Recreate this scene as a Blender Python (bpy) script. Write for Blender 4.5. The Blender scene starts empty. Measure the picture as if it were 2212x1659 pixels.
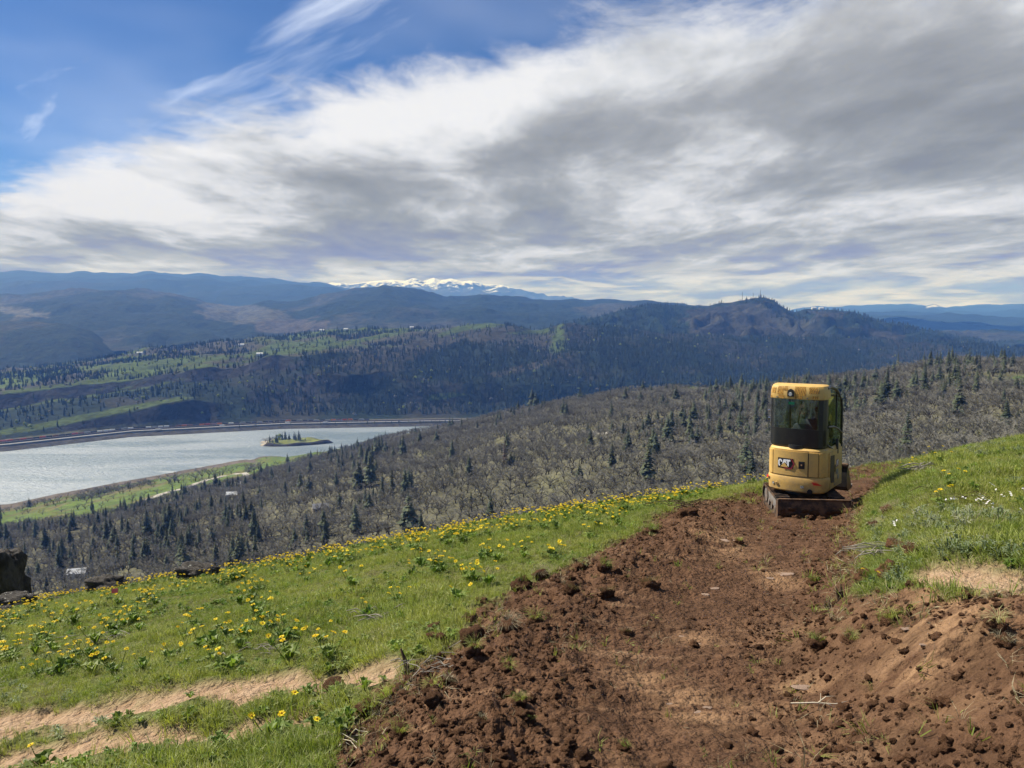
import bpy, bmesh, math, random
import numpy as np
from mathutils import Vector, Matrix, Euler

# ---------------------------------------------------------------- camera, world, sun, exposure
scene = bpy.context.scene
F_PX, CX, CY = 753.0, 512.0, 384.0            # lens in pixels of a 1024x768 frame
PITCH = math.atan((CY - 312.0) / F_PX)        # true horizon lies at row 312
SUN_AZ, SUN_EL = math.radians(-64.0), math.radians(47.0)   # azimuth from +Y, negative = to the left

cam_data = bpy.data.cameras.new('camera')
cam_data.sensor_width = 36.0
cam_data.lens = 36.0 * F_PX / 1024.0
cam_data.clip_start = 0.05
cam_data.clip_end = 200000.0
cam = bpy.data.objects.new('camera', cam_data)
scene.collection.objects.link(cam)
cam.location = (0, 0, 0)
cam.rotation_euler = (math.pi / 2 - PITCH, 0, 0)
scene.camera = cam

scene.view_settings.view_transform = 'Standard'
scene.view_settings.look = 'None'
scene.view_settings.gamma = 1.0
scene.view_settings.use_curve_mapping = False
scene.view_settings.exposure = 0.95
scene.render.engine = 'CYCLES'
cy = scene.cycles
cy.max_bounces = 6; cy.diffuse_bounces = 2; cy.glossy_bounces = 3
cy.transmission_bounces = 5; cy.volume_bounces = 0; cy.transparent_max_bounces = 12
cy.caustics_reflective = False; cy.caustics_refractive = False
cy.use_denoising = True
cy.use_adaptive_sampling = True
cy.adaptive_threshold = 0.015
cy.sample_clamp_indirect = 4.0
cy.sample_clamp_direct = 12.0


class NB:
    """tiny node-tree builder"""
    def __init__(self, tree):
        self.t = tree; self.n = tree.nodes; self.l = tree.links
    def put(self, sock, v):
        if v is None: return
        if isinstance(v, bpy.types.NodeSocket): self.l.new(v, sock)
        else:
            if hasattr(sock, 'default_value'):
                try: sock.default_value = v
                except Exception:
                    if isinstance(v, (int, float)): sock.default_value = (v, v, v)
                    else: sock.default_value = tuple(v) + (1.0,)
    def m(self, op, a, b=None, c=None, clamp=False):
        n = self.n.new('ShaderNodeMath'); n.operation = op; n.use_clamp = clamp
        for s, v in zip(n.inputs, (a, b, c)): self.put(s, v)
        return n.outputs[0]
    def vm(self, op, a, b=None, scale=None):
        n = self.n.new('ShaderNodeVectorMath'); n.operation = op
        self.put(n.inputs[0], a); self.put(n.inputs[1], b)
        if scale is not None: self.put(n.inputs['Scale'], scale)
        return n.outputs['Vector'] if op not in ('DOT_PRODUCT', 'LENGTH') else n.outputs['Value']
    def sep(self, v):
        n = self.n.new('ShaderNodeSeparateXYZ'); self.put(n.inputs[0], v); return n.outputs
    def comb(self, x, y, z):
        n = self.n.new('ShaderNodeCombineXYZ')
        for s, v in zip(n.inputs, (x, y, z)): self.put(s, v)
        return n.outputs[0]
    def noise(self, vec, scale=1, detail=4, rough=0.55, dist=0.0, lac=2.0, color=False):
        n = self.n.new('ShaderNodeTexNoise'); n.noise_dimensions = '3D'
        self.put(n.inputs['Vector'], vec); self.put(n.inputs['Scale'], scale); self.put(n.inputs['Detail'], detail)
        self.put(n.inputs['Roughness'], rough); self.put(n.inputs['Distortion'], dist); self.put(n.inputs['Lacunarity'], lac)
        return n.outputs['Color'] if color else n.outputs['Fac']
    def voro(self, vec, scale=1, feature='F1', out='Distance', rnd=1.0):
        n = self.n.new('ShaderNodeTexVoronoi'); n.feature = feature
        self.put(n.inputs['Vector'], vec); self.put(n.inputs['Scale'], scale); self.put(n.inputs['Randomness'], rnd)
        return n.outputs[out]
    def mr(self, v, a, b, c=0.0, d=1.0, smooth=True):
        n = self.n.new('ShaderNodeMapRange'); n.interpolation_type = 'SMOOTHSTEP' if smooth else 'LINEAR'
        for s, x in zip(n.inputs, (v, a, b, c, d)): self.put(s, x)
        return n.outputs[0]
    def mix(self, f, a, b, mode='MIX'):
        n = self.n.new('ShaderNodeMix'); n.data_type = 'RGBA'; n.blend_type = mode
        self.put(n.inputs[0], f); self.put(n.inputs[6], a); self.put(n.inputs[7], b)
        return n.outputs[2]
    def ramp(self, f, stops):
        n = self.n.new('ShaderNodeValToRGB'); e = n.color_ramp.elements
        while len(e) < len(stops): e.new(0.5)
        for k, (p, c) in enumerate(stops):
            e[k].position = p; e[k].color = tuple(c) + (1.0,) if len(c) == 3 else c
        self.put(n.inputs[0], f); return n.outputs[0]
    def attr(self, name, out='Color'):
        n = self.n.new('ShaderNodeAttribute'); n.attribute_name = name; return n.outputs[out]
    def bump(self, h, dist=0.02, strength=1.0, normal=None):
        n = self.n.new('ShaderNodeBump'); self.put(n.inputs['Height'], h)
        n.inputs['Distance'].default_value = dist; n.inputs['Strength'].default_value = strength
        self.put(n.inputs['Normal'], normal); return n.outputs[0]
    def pos(self):
        return self.n.new('ShaderNodeNewGeometry').outputs['Position']
    def objco(self):
        return self.n.new('ShaderNodeTexCoord').outputs['Object']
    def rnd(self):
        return self.n.new('ShaderNodeObjectInfo').outputs['Random']


# ---- world: clear-sky texture with a broken cloud deck seen in perspective
world = bpy.data.worlds.new('World'); scene.world = world; world.use_nodes = True
wt = world.node_tree; wt.nodes.clear(); W = NB(wt)
sky = wt.nodes.new('ShaderNodeTexSky'); sky.sky_type = 'NISHITA'; sky.sun_disc = False
sky.sun_elevation = SUN_EL; sky.sun_rotation = SUN_AZ
sky.altitude = 400; sky.air_density = 1.0; sky.dust_density = 0.3; sky.ozone_density = 3.0
dirn = wt.nodes.new('ShaderNodeTexCoord').outputs['Generated']
dx, dy, dz = W.sep(dirn)
den = W.m('ADD', W.m('MAXIMUM', dz, 0.0), 0.10)
px = W.m('DIVIDE', dx, den); py = W.m('DIVIDE', dy, den)
P = W.comb(px, py, 0.0)
half = (0.5, 0.5, 0.5)
warp = W.noise(P, 0.8, 3, 0.5, color=True)
Pw = W.vm('ADD', P, W.vm('SCALE', W.vm('SUBTRACT', warp, half), scale=0.55))
# wind-drawn coordinates: streaks run from lower left to upper right
rot = W.comb(W.m('ADD', W.m('MULTIPLY', px, 0.97), W.m('MULTIPLY', py, 0.22)), W.m('SUBTRACT', W.m('MULTIPLY', py, 0.97), W.m('MULTIPLY', px, 0.22)), 0.0)
rot = W.vm('ADD', rot, W.vm('SCALE', W.vm('SUBTRACT', warp, half), scale=0.6))
f_big = W.noise(Pw, 1.0, 4, 0.5)
f_fine = W.noise(W.vm('MULTIPLY', rot, (1.5, 1.5, 1.0)), 1.9, 9, 0.65, 0.12)
edge = W.m('SUBTRACT', W.m('ADD', py, W.m('MULTIPLY', px, 0.55)), 2.26)
edge = W.m('ADD', edge, W.m('MULTIPLY', W.m('SUBTRACT', f_big, 0.5), 0.75))
edge2 = W.m('ADD', edge, W.m('MULTIPLY', W.m('SUBTRACT', f_fine, 0.5), 1.0))
cover = W.mr(edge2, -0.20, 0.24)
# thickness -> grey undersides deeper in the deck
thick = W.noise(W.vm('ADD', W.vm('MULTIPLY', Pw, (1.25, 0.85, 1.0)), (5.0, 0.4, 0.0)), 0.90, 5, 0.50, 0.1)
thick = W.m('ADD', W.m('MULTIPLY', W.m('SUBTRACT', thick, 0.5), 1.35), 0.5)
billow = W.noise(W.vm('MULTIPLY', Pw, (1.6, 0.75, 1.0)), 2.6, 9, 0.65, 0.1)
fib = W.noise(W.vm('MULTIPLY', rot, (1.6, 1.2, 1.0)), 4.5, 7, 0.62, 0.1)
thick = W.m('ADD', thick, W.m('MULTIPLY', W.m('SUBTRACT', billow, 0.5), 0.54))
thick = W.m('ADD', thick, W.m('MULTIPLY', W.m('SUBTRACT', fib, 0.5), 0.17))
deep = W.mr(edge, 0.0, 1.1, -0.16, 0.06, smooth=False)
thick = W.m('ADD', thick, deep)
for (cx_, cy_), amp_, rad_ in (((1.45, 2.85), 0.15, 0.85), ((-2.2, 3.6), -0.10, 0.9), ((-0.3, 4.3), 0.07, 0.7)):   # a heavy bank to the right, thinner cloud to the left
    q_ = W.m('DIVIDE', W.vm('LENGTH', W.vm('SUBTRACT', P, (cx_, cy_, 0.0))), rad_)
    thick = W.m('ADD', thick, W.m('MULTIPLY', W.m('EXPONENT', W.m('MULTIPLY', W.m('MULTIPLY', q_, q_), -1.0)), amp_))
ccol = W.ramp(thick, [(0.28, (1.0, 1.0, 1.0)), (0.41, (0.80, 0.815, 0.835)), (0.52, (0.58, 0.59, 0.605)), (0.64, (0.43, 0.44, 0.455)), (0.86, (0.31, 0.318, 0.335))])
# warm bright slot low over the ridges
low = W.mr(dz, 0.03, 0.085, 1.0, 0.0)
slot = W.noise(W.comb(W.m('MULTIPLY', dx, 7.0), W.m('MULTIPLY', dz, 55.0), 2.0), 1.0, 5, 0.6, 0.5)
ccol = W.vm('SCALE', ccol, scale=W.mr(dz, 0.02, 0.22, 0.88, 1.0))
ccol = W.mix(W.m('MULTIPLY', low, W.mr(slot, 0.46, 0.60, 0.0, 0.6)), ccol, (1.05, 1.03, 0.97, 1))
# thin high wisps over the blue
wr = W.comb(W.m('ADD', W.m('MULTIPLY', px, 0.70), W.m('MULTIPLY', py, 0.72)), W.m('SUBTRACT', W.m('MULTIPLY', py, 0.70), W.m('MULTIPLY', px, 0.72)), 21.2)
wr = W.vm('ADD', wr, W.vm('SCALE', W.vm('SUBTRACT', warp, half), scale=0.5))
wis = W.noise(W.vm('MULTIPLY', wr, (1.9, 0.42, 1.0)), 1.25, 7, 0.56, 0.3)
wisp = W.mr(wis, 0.52, 0.74, 0.0, 0.66)
veil = W.mr(W.noise(P, 0.9, 3, 0.5), 0.40, 0.75, 0.0, 0.20)
skyc = W.vm('SCALE', sky.outputs[0], scale=0.039)
blue = W.mix(1.0, skyc, (0.62, 0.82, 1.15, 1), 'MULTIPLY')
blue = W.mix(W.m('MAXIMUM', wisp, veil), blue, (0.50, 0.54, 0.61, 1))
tot = W.mix(cover, blue, W.mix(1.0, ccol, (0.45, 0.452, 0.455, 1), 'MULTIPLY'))
# the deck is described as seen from the ground; take out the veil that the haze volume adds in front of it
ln = W.m('DIVIDE', 0.090, W.m('MAXIMUM', dz, 0.06))
tr_, tg_, tb_ = (W.m('EXPONENT', W.m('MULTIPLY', ln, -k_)) for k_ in (0.15, 0.27, 0.85))
T3 = W.comb(tr_, tg_, tb_); A3 = W.vm('SCALE', W.vm('SUBTRACT', (1, 1, 1), T3), scale=0.30)
tot = W.vm('MAXIMUM', W.vm('DIVIDE', W.vm('SUBTRACT', tot, A3), T3), W.vm('SCALE', tot, scale=0.5))
# below the horizon: dull land colour
tot = W.mix(W.mr(dz, -0.06, -0.02), (0.10, 0.12, 0.12, 1), tot)
bg = wt.nodes.new('ShaderNodeBackground'); wt.links.new(tot, bg.inputs[0]); bg.inputs[1].default_value = 1.0
wo = wt.nodes.new('ShaderNodeOutputWorld'); wt.links.new(bg.outputs[0], wo.inputs[0])
world.cycles.sampling_method = 'MANUAL'; world.cycles.sample_map_resolution = 512

sun_d = bpy.data.lights.new('sun', 'SUN'); sun_d.energy = 4.0; sun_d.angle = math.radians(0.53); sun_d.color = (1.0, 0.94, 0.84)
sun = bpy.data.objects.new('sun', sun_d); scene.collection.objects.link(sun)
sd = Vector((math.sin(SUN_AZ) * math.cos(SUN_EL), math.cos(SUN_AZ) * math.cos(SUN_EL), math.sin(SUN_EL)))
sun.rotation_euler = sd.to_track_quat('Z', 'Y').to_euler()
sun.location = (-30, 10, 40)

# ---------------------------------------------------------------- helpers
rng = np.random.default_rng(7)
random.seed(7)
SC = 1024.0 / 2212.0                         # photo was measured at 2212 px width


def link(o, parent=None):
    scene.collection.objects.link(o)
    if parent is not None: o.parent = parent
    return o


def tag(o, label=None, cat=None, group=None, kind=None):
    if label: o['label'] = label
    if cat: o['category'] = cat
    if group: o['group'] = group
    if kind: o['kind'] = kind
    return o


def empty(name, loc=(0, 0, 0), rz=0.0, parent=None):
    o = bpy.data.objects.new(name, None); o.empty_display_size = 0.2
    o.location = loc; o.rotation_euler = (0, 0, rz)
    return link(o, parent)


def copy_tree(o, parent=None):
    c = o.copy(); link(c, parent)
    for ch in list(o.children):
        copy_tree(ch, c)
    return c


def mesh_obj(name, verts, faces, mat=None, parent=None, smooth=False, do_link=True):
    me = bpy.data.meshes.new(name)
    if isinstance(verts, np.ndarray): verts = verts.tolist()
    if isinstance(faces, np.ndarray): faces = faces.tolist()
    me.from_pydata(verts, [], faces); me.update()
    if smooth: me.polygons.foreach_set('use_smooth', [True] * len(me.polygons))
    if mat is not None: me.materials.append(mat)
    o = bpy.data.objects.new(name, me)
    if do_link: link(o, parent)
    return o


def bm_obj(name, bm, mat=None, parent=None, smooth=False, do_link=True):
    me = bpy.data.meshes.new(name); bm.to_mesh(me); bm.free()
    if smooth: me.polygons.foreach_set('use_smooth', [True] * len(me.polygons))
    if mat is not None: me.materials.append(mat)
    o = bpy.data.objects.new(name, me)
    if do_link: link(o, parent)
    return o


def grid_mesh(name, X, Y, Z, mat, attrs=None, smooth=True):
    r, c = X.shape
    v = np.stack([X, Y, Z], -1).reshape(-1, 3).astype(np.float32)
    i = np.arange(r * c).reshape(r, c)
    f = np.stack([i[:-1, :-1], i[:-1, 1:], i[1:, 1:], i[1:, :-1]], -1).reshape(-1, 4)
    me = bpy.data.meshes.new(name)
    me.vertices.add(len(v)); me.vertices.foreach_set('co', v.ravel())
    me.loops.add(f.size); me.loops.foreach_set('vertex_index', f.ravel().astype(np.int32))
    me.polygons.add(len(f))
    me.polygons.foreach_set('loop_start', np.arange(0, f.size, 4, dtype=np.int32))
    me.update(calc_edges=True); me.validate()
    me.polygons.foreach_set('use_smooth', np.full(len(me.polygons), smooth))
    for k, a in (attrs or {}).items():
        a = np.asarray(a, np.float32)
        if a.ndim == 3:
            at = me.attributes.new(k, 'FLOAT_COLOR', 'POINT')
            rgba = np.concatenate([a.reshape(-1, 3), np.ones((r * c, 1), np.float32)], 1)
            at.data.foreach_set('color', rgba.ravel())
        else:
            at = me.attributes.new(k, 'FLOAT', 'POINT'); at.data.foreach_set('value', a.ravel())
    me.materials.append(mat)
    o = bpy.data.objects.new(name, me); return link(o)


_perm = np.random.default_rng(3).random((256, 256)).astype(np.float64)
def vnoise(x, y):
    xi = np.floor(x).astype(int); yi = np.floor(y).astype(int)
    fx = x - xi; fy = y - yi
    fx = fx * fx * (3 - 2 * fx); fy = fy * fy * (3 - 2 * fy)
    a = _perm[xi & 255, yi & 255]; b = _perm[(xi + 1) & 255, yi & 255]
    c = _perm[xi & 255, (yi + 1) & 255]; d = _perm[(xi + 1) & 255, (yi + 1) & 255]
    return (a * (1 - fx) + b * fx) * (1 - fy) + (c * (1 - fx) + d * fx) * fy
def fbm(x, y, oct=5, gain=0.5):
    s = 0.0; amp = 1.0; tot = 0.0
    for k in range(oct):
        s = s + amp * vnoise(x * 2 ** k + 17.3 * k, y * 2 ** k - 9.1 * k); tot += amp; amp *= gain
    return s / tot - 0.5
def ridged(x, y, oct=5):
    s = 0.0; amp = 1.0; tot = 0.0
    for k in range(oct):
        s = s + amp * (1 - np.abs(2 * vnoise(x * 2 ** k + 5.7 * k, y * 2 ** k + 3.3 * k) - 1)); tot += amp; amp *= 0.5
    return s / tot
def sstep(x, a, b):
    t = np.clip((x - a) / (b - a), 0, 1); return t * t * (3 - 2 * t)

cP, sP = math.cos(PITCH), math.sin(PITCH)
def px_ray(u, v):
    """pixel (1024 frame) -> (x/y, z/y) of the view ray"""
    a = (np.asarray(u, float) - CX) / F_PX; b = (CY - np.asarray(v, float)) / F_PX
    den = cP + b * sP
    return a / den, (b * cP - sP) / den
def slope_v(v):
    b = (CY - np.asarray(v, float)) / F_PX
    return (b * cP - sP) / (cP + b * sP)
def project(x, y, z):
    d = y * cP - z * sP; up = y * sP + z * cP
    return CX + F_PX * x / d, CY - F_PX * up / d
def curve(pts):
    """piecewise curve in photo coordinates (2212 wide) -> function of 1024-frame column giving row"""
    p = np.array(pts, float) * SC
    return lambda u: np.interp(u, p[:, 0], p[:, 1])
def inpoly(u, v, poly):
    p = np.array(poly, float) * SC
    inside = np.zeros(np.shape(u), bool); j = len(p) - 1
    for i in range(len(p)):
        c = ((p[i, 1] > v) != (p[j, 1] > v)) & (u < (p[j, 0] - p[i, 0]) * (v - p[i, 1]) / (p[j, 1] - p[i, 1] + 1e-12) + p[i, 0])
        inside ^= c; j = i
    return inside


def new_mat(name):
    m = bpy.data.materials.new(name); m.use_nodes = True; m.node_tree.nodes.clear()
    return m, NB(m.node_tree)
def finish(nb, shader, disp=None):
    o = nb.n.new('ShaderNodeOutputMaterial'); nb.l.new(shader, o.inputs[0])
def principled(nb, color, rough=0.8, normal=None, metal=0.0, spec=0.3, **kw):
    n = nb.n.new('ShaderNodeBsdfPrincipled')
    nb.put(n.inputs['Base Color'], color); nb.put(n.inputs['Roughness'], rough); nb.put(n.inputs['Metallic'], metal)
    nb.put(n.inputs['Specular IOR Level'], spec)
    if normal is not None: nb.put(n.inputs['Normal'], normal)
    for k, v in kw.items(): nb.put(n.inputs[k.replace('_', ' ')], v)
    return n.outputs[0]
def c4(c): return (c[0], c[1], c[2], 1.0)
# ---------------------------------------------------------------- land: materials
def land_mat(name, bump_scale, bump_dist, fine=1.0, contrast=0.5):
    m, n = new_mat(name)
    col = n.attr('col')
    p = n.pos()
    v1 = n.noise(p, fine, 5, 0.6)
    v2 = n.noise(p, fine * 0.17, 4, 0.55)
    k = n.m('MULTIPLY', n.mr(v1, 0.25, 0.75, 1 - contrast, 1 + contrast, False), n.mr(v2, 0.25, 0.75, 0.8, 1.2, False))
    c = n.vm('SCALE', col, scale=k)
    nrm = n.bump(n.noise(p, bump_scale, 6, 0.65), bump_dist, 0.9)
    finish(n, principled(n, c, 0.95, nrm, spec=0.08)); return m

M_near = None
C_FOREST = np.array([0.013, 0.022, 0.015]); C_BRUSH = np.array([0.074, 0.071, 0.053]); C_MEADOW = np.array([0.115, 0.165, 0.042])  # forest tone lowered: cloud shade over the far land is put into it
C_CLIFF = np.array([0.034, 0.033, 0.034]); C_DRY = np.array([0.17, 0.145, 0.10]); C_OAKFLOOR = np.array([0.110, 0.105, 0.068])
WATER_Z = -390.0

def layer(name, mat, rows, ucols, nsub, noise_amp, cover, nscale=1.0, rid=False, vjag=0.0):
    """heightfield fan; rows: list of (Y(u), z(u)) from near to far, nsub samples between rows"""
    u = np.asarray(ucols, float); t = (u - CX) / F_PX
    Ys, Zs = [], []
    for k in range(len(rows) - 1):
        y0, z0 = rows[k](u); y1, z1 = rows[k + 1](u)
        ns = nsub[k] if isinstance(nsub, (list, tuple)) else nsub
        for j in range(ns):
            f = j / ns
            Ys.append(y0 + (y1 - y0) * f); Zs.append(z0 + (z1 - z0) * f)
    y1, z1 = rows[-1](u); Ys.append(y1); Zs.append(z1)
    Y = np.array(Ys); Z = np.array(Zs); X = t[None, :] * Y * 0.9985
    s = Y.mean()
    nx, ny = X / s * 9 * nscale, Y / s * 9 * nscale
    if rid: d = ridged(nx, ny, 6) - 0.62
    else: d = fbm(nx, ny, 6, 0.55)
    amp = noise_amp(Y, Z) if callable(noise_amp) else noise_amp
    Z = Z + d * amp
    U, V = project(X, Y, Z)
    col = cover(X, Y, Z, U, V)
    o = grid_mesh(name, X, Y, Z, mat, {'col': col})
    return o, X, Y, Z

def row_px(vfun, yfun):
    return lambda u: (np.broadcast_to(yfun(u), np.shape(u)).astype(float) if callable(yfun) else np.full(np.shape(u), float(yfun)),
                      slope_v(vfun(u)) * (yfun(u) if callable(yfun) else yfun))
def row_z(zf, yfun):
    return lambda u: (np.broadcast_to(yfun(u) if callable(yfun) else yfun, np.shape(u)).astype(float),
                      np.broadcast_to(zf(u) if callable(zf) else zf, np.shape(u)).astype(float))
def ufun(pts):
    p = np.array(pts, float); return lambda u: np.interp(u, p[:, 0] * SC, p[:, 1])

# ---------------------------------------------------------------- near hillside
crest_v = curve([(-900, 1430), (0, 1316), (300, 1264), (600, 1220), (800, 1181), (1000, 1142), (1300, 1096), (1500, 1069), (1650, 1050), (1830, 1021), (2000, 994), (2212, 958), (3100, 845)])
KCURV, Z_FOOT = 0.0035, -2.0
_tt = np.linspace(-1.6, 1.6, 400)
_uu = CX + F_PX * _tt * 1.0
_St = slope_v(crest_v(_uu)) + 2 * math.sqrt(KCURV * -Z_FOOT)
def hill_base(x, y):
    t = x / np.maximum(y, 0.3)
    S = np.interp(t, _tt, _St)
    yy = np.minimum(y, 70.0)
    z = Z_FOOT + S * y - KCURV * yy * yy - 2 * KCURV * 70.0 * np.maximum(y - 70.0, 0) * 0.8
    return z
def unproj_near(su, sv):
    """photo pixel (2212 wide) -> ground point on the smooth hillside"""
    a, m = px_ray(np.asarray(su, float) * SC, np.asarray(sv, float) * SC)
    S = np.interp(a, _tt, _St)
    B = S - m
    disc = np.maximum(B * B + 4 * KCURV * Z_FOOT, 0)
    # KCURV*y^2 - (S-m)*y - Z_FOOT = 0
    y = (B - np.sqrt(disc)) / (2 * KCURV)
    return a * y, y
# inner edge of the fresh bench cut, from the camera's feet to far beyond the digger
_g = [(2080, 1659), (1950, 1600), (1890, 1555), (1785, 1440), (1730, 1360), (1715, 1310), (1735, 1250), (1790, 1180), (1830, 1120)]
_gx, _gy = unproj_near([p[0] for p in _g], [p[1] for p in _g])
_gy = np.concatenate([[0.0, 1.6], _gy, [13.2, 17.0, 21.0, 26.0, 34.0]])
_gx = np.concatenate([[1.2, 1.55], _gx, [5.9, 8.3, 11.6, 16.5, 26.0]])
_o = np.argsort(_gy); _gx, _gy = _gx[_o], _gy[_o]
def groove_d(x, y):
    gx = np.interp(y, _gy, _gx); dg = (np.interp(y + 0.2, _gy, _gx) - np.interp(y - 0.2, _gy, _gx)) / 0.4
    return (x - gx) / np.sqrt(1 + dg * dg)
def near_z(x, y):
    x = np.asarray(x, float); y = np.asarray(y, float)
    z = hill_base(x, y)
    d = groove_d(x, y) + fbm(x * 1.3, y * 1.3, 3) * 0.25
    fade = sstep(y, 30.0, 23.0)
    wob = 1 + fbm(x * 0.5 + 3, y * 0.5, 2) * 0.5
    prof = np.interp(d, [-3.4, -2.7, -2.2, -1.8, -1.2, -0.15, 0.15, 0.55, 0.95, 1.25, 1.7, 2.6],
                     [0.0, 0.08, 0.11, 0.02, -0.20, -0.36, -0.33, -0.10, 0.06, 0.12, 0.07, 0.0])
    z = z + prof * fade * wob
    dm = dirt_amt(x, y)
    dm = dm * (1 - 0.55 * np.exp(-((d + 0.95) / 0.62) ** 2))
    z = z + dm * (fbm(x * 2.2, y * 2.2, 4) * 0.16 + (ridged(x * 5, y * 5, 4) - 0.6) * 0.06 + fbm(x * 15, y * 15, 3) * 0.06 * (1 + sstep(d, -1.3, -1.9)))
    dm = dirt_amt(x, y)
    # broken sod step where grass meets the cut
    z = z + (1 - dm) * (0.05 + fbm(x * 1.1, y * 1.1, 4) * 0.22 * sstep(y, 1, 4) + fbm(x * 6, y * 6, 3) * 0.05)
    # old trail: two worn ruts
    z = z - 0.07 * tan_amt(x, y) * (1 - dm)
    return z
DIRT_POLY = [(640, 1720), (690, 1659), (705, 1630), (760, 1590), (800, 1540), (870, 1492), (900, 1452), (955, 1412), (1005, 1385), (1035, 1330), (1095, 1292), (1160, 1258),
             (1250, 1228), (1310, 1190), (1380, 1150), (1445, 1106), (1540, 1092), (1620, 1072), (1700, 1060), (1780, 1030), (1850, 1010), (1935, 1000), (1985, 1000), (1935, 1022), (1905, 1042),
             (1885, 1066), (1850, 1092), (1862, 1130), (1880, 1150), (1862, 1185), (1845, 1235), (1905, 1262), (1960, 1275), (2010, 1290), (2090, 1298), (2212, 1300), (2700, 1290), (2900, 1800), (640, 1800)]
TAN_POLYS = [[(-300, 1640), (0, 1545), (150, 1530), (330, 1500), (480, 1480), (600, 1462), (700, 1458), (880, 1440), (875, 1462), (800, 1478), (700, 1484), (560, 1500), (450, 1520), (330, 1540), (200, 1560), (0, 1595), (-300, 1700)],
             [(-300, 1720), (0, 1620), (200, 1590), (330, 1582), (440, 1568), (560, 1556), (660, 1540), (760, 1515), (745, 1535), (640, 1560), (560, 1590), (450, 1600), (330, 1612), (200, 1640), (0, 1659), (-300, 1790)],
             [(470, 1520), (560, 1490), (600, 1488), (540, 1510), (485, 1535)],
             [(1960, 1262), (2060, 1238), (2150, 1240), (2212, 1250), (2212, 1290), (2100, 1296), (2000, 1288)]]
def _photo_px(x, y):
    u, v = project(x, y, hill_base(x, y)); return u / SC, v / SC
def dirt_amt(x, y):
    u, v = project(x, y, hill_base(x, y))
    s = y / F_PX
    wu = (fbm(x * 2.1, y * 2.1, 4) * 0.62 + fbm(x * 7, y * 7, 3) * 0.22) / s * sstep(y, -6, 14) ; wv = (fbm(x * 2.1 + 40, y * 2.1, 4) * 0.36 + fbm(x * 8 + 9, y * 8, 2) * 0.12) / s
    a = 0.0
    for k in range(5):
        jx, jy = ((0, 0), (3, 0), (-3, 0), (0, 3), (0, -3))[k]
        a = a + inpoly(u + wu + jx, v + wv * 0.5 + jy, DIRT_POLY)
    return a / 5.0
def tan_amt(x, y):
    u, v = project(x, y, hill_base(x, y))
    s = y / F_PX
    wu = fbm(x * 1.7, y * 1.7, 3) * 0.5 / s; wv = fbm(x * 3 + 40, y * 3, 4) * 0.16 / s
    a = np.zeros(np.shape(u))
    for p in TAN_POLYS:
        for jy in (-3, 0, 3): a = a + inpoly(u + wu, v + wv + jy, p) / 3.0
    return np.clip(a, 0, 1)

def near_material():
    m, n = new_mat('hillside_soil_and_turf'); p = n.pos()
    dm = n.attr('dirt', 'Fac'); tn = n.attr('tan', 'Fac')
    a = n.noise(p, 1.3, 5, 0.6); b = n.noise(p, 9.0, 5, 0.62); c = n.noise(p, 60.0, 4, 0.6)
    soil = n.mix(n.mr(b, 0.3, 0.7), (0.066, 0.034, 0.0195, 1), (0.142, 0.077, 0.044, 1))
    soil = n.mix(n.m('MULTIPLY', n.mr(c, 0.35, 0.7), 0.55), soil, (0.180, 0.100, 0.059, 1))
    # subsoil patches scraped by the bucket: streaky, along the slope across the cut
    stv = n.vm('MULTIPLY', p, (0.8, 3.4, 1.5))
    sm = n.m('ADD', n.m('MULTIPLY', n.noise(stv, 1.0, 5, 0.62), 0.8), n.m('MULTIPLY', a, 0.3))
    soil = n.mix(n.mr(sm, 0.60, 0.72, 0.0, 0.6), soil, (0.30, 0.182, 0.108, 1))
    soil = n.mix(n.m('MULTIPLY', n.attr('sub', 'Fac'), n.mr(n.noise(stv, 2.2, 5, 0.65), 0.36, 0.60)), soil, (0.37, 0.225, 0.125, 1))
    damp = n.mr(n.noise(p, 2.6, 4, 0.6), 0.42, 0.66, 1.0, 0.72)
    soil = n.vm('SCALE', soil, scale=damp)
    tanc = n.mix(n.mr(b, 0.3, 0.7), (0.33, 0.215, 0.130, 1), (0.45, 0.315, 0.205, 1))
    turf = n.mix(n.mr(b, 0.3, 0.7), (0.09, 0.105, 0.033, 1), (0.16, 0.17, 0.06, 1))
    turf = n.mix(n.mr(a, 0.5, 0.7, 0.0, 0.7), turf, (0.13, 0.105, 0.050, 1))
    col = n.mix(tn, turf, tanc); col = n.mix(dm, col, soil)
    h = n.m('ADD', n.m('MULTIPLY', b, 1.0), n.m('MULTIPLY', c, 0.35))
    h = n.m('ADD', h, n.m('MULTIPLY', n.voro(p, 14.0), -0.5))
    h2 = n.m('MULTIPLY', n.voro(n.vm('ADD', p, n.vm('SCALE', n.noise(p, 6, 2, 0.5, color=True), scale=0.12)), 26.0), -0.35)
    hh = n.m('ADD', h, h2)
    nrm = n.bump(hh, 0.085, 0.85)
    finish(n, principled(n, col, 0.95, nrm, spec=0.1)); return m

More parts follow.
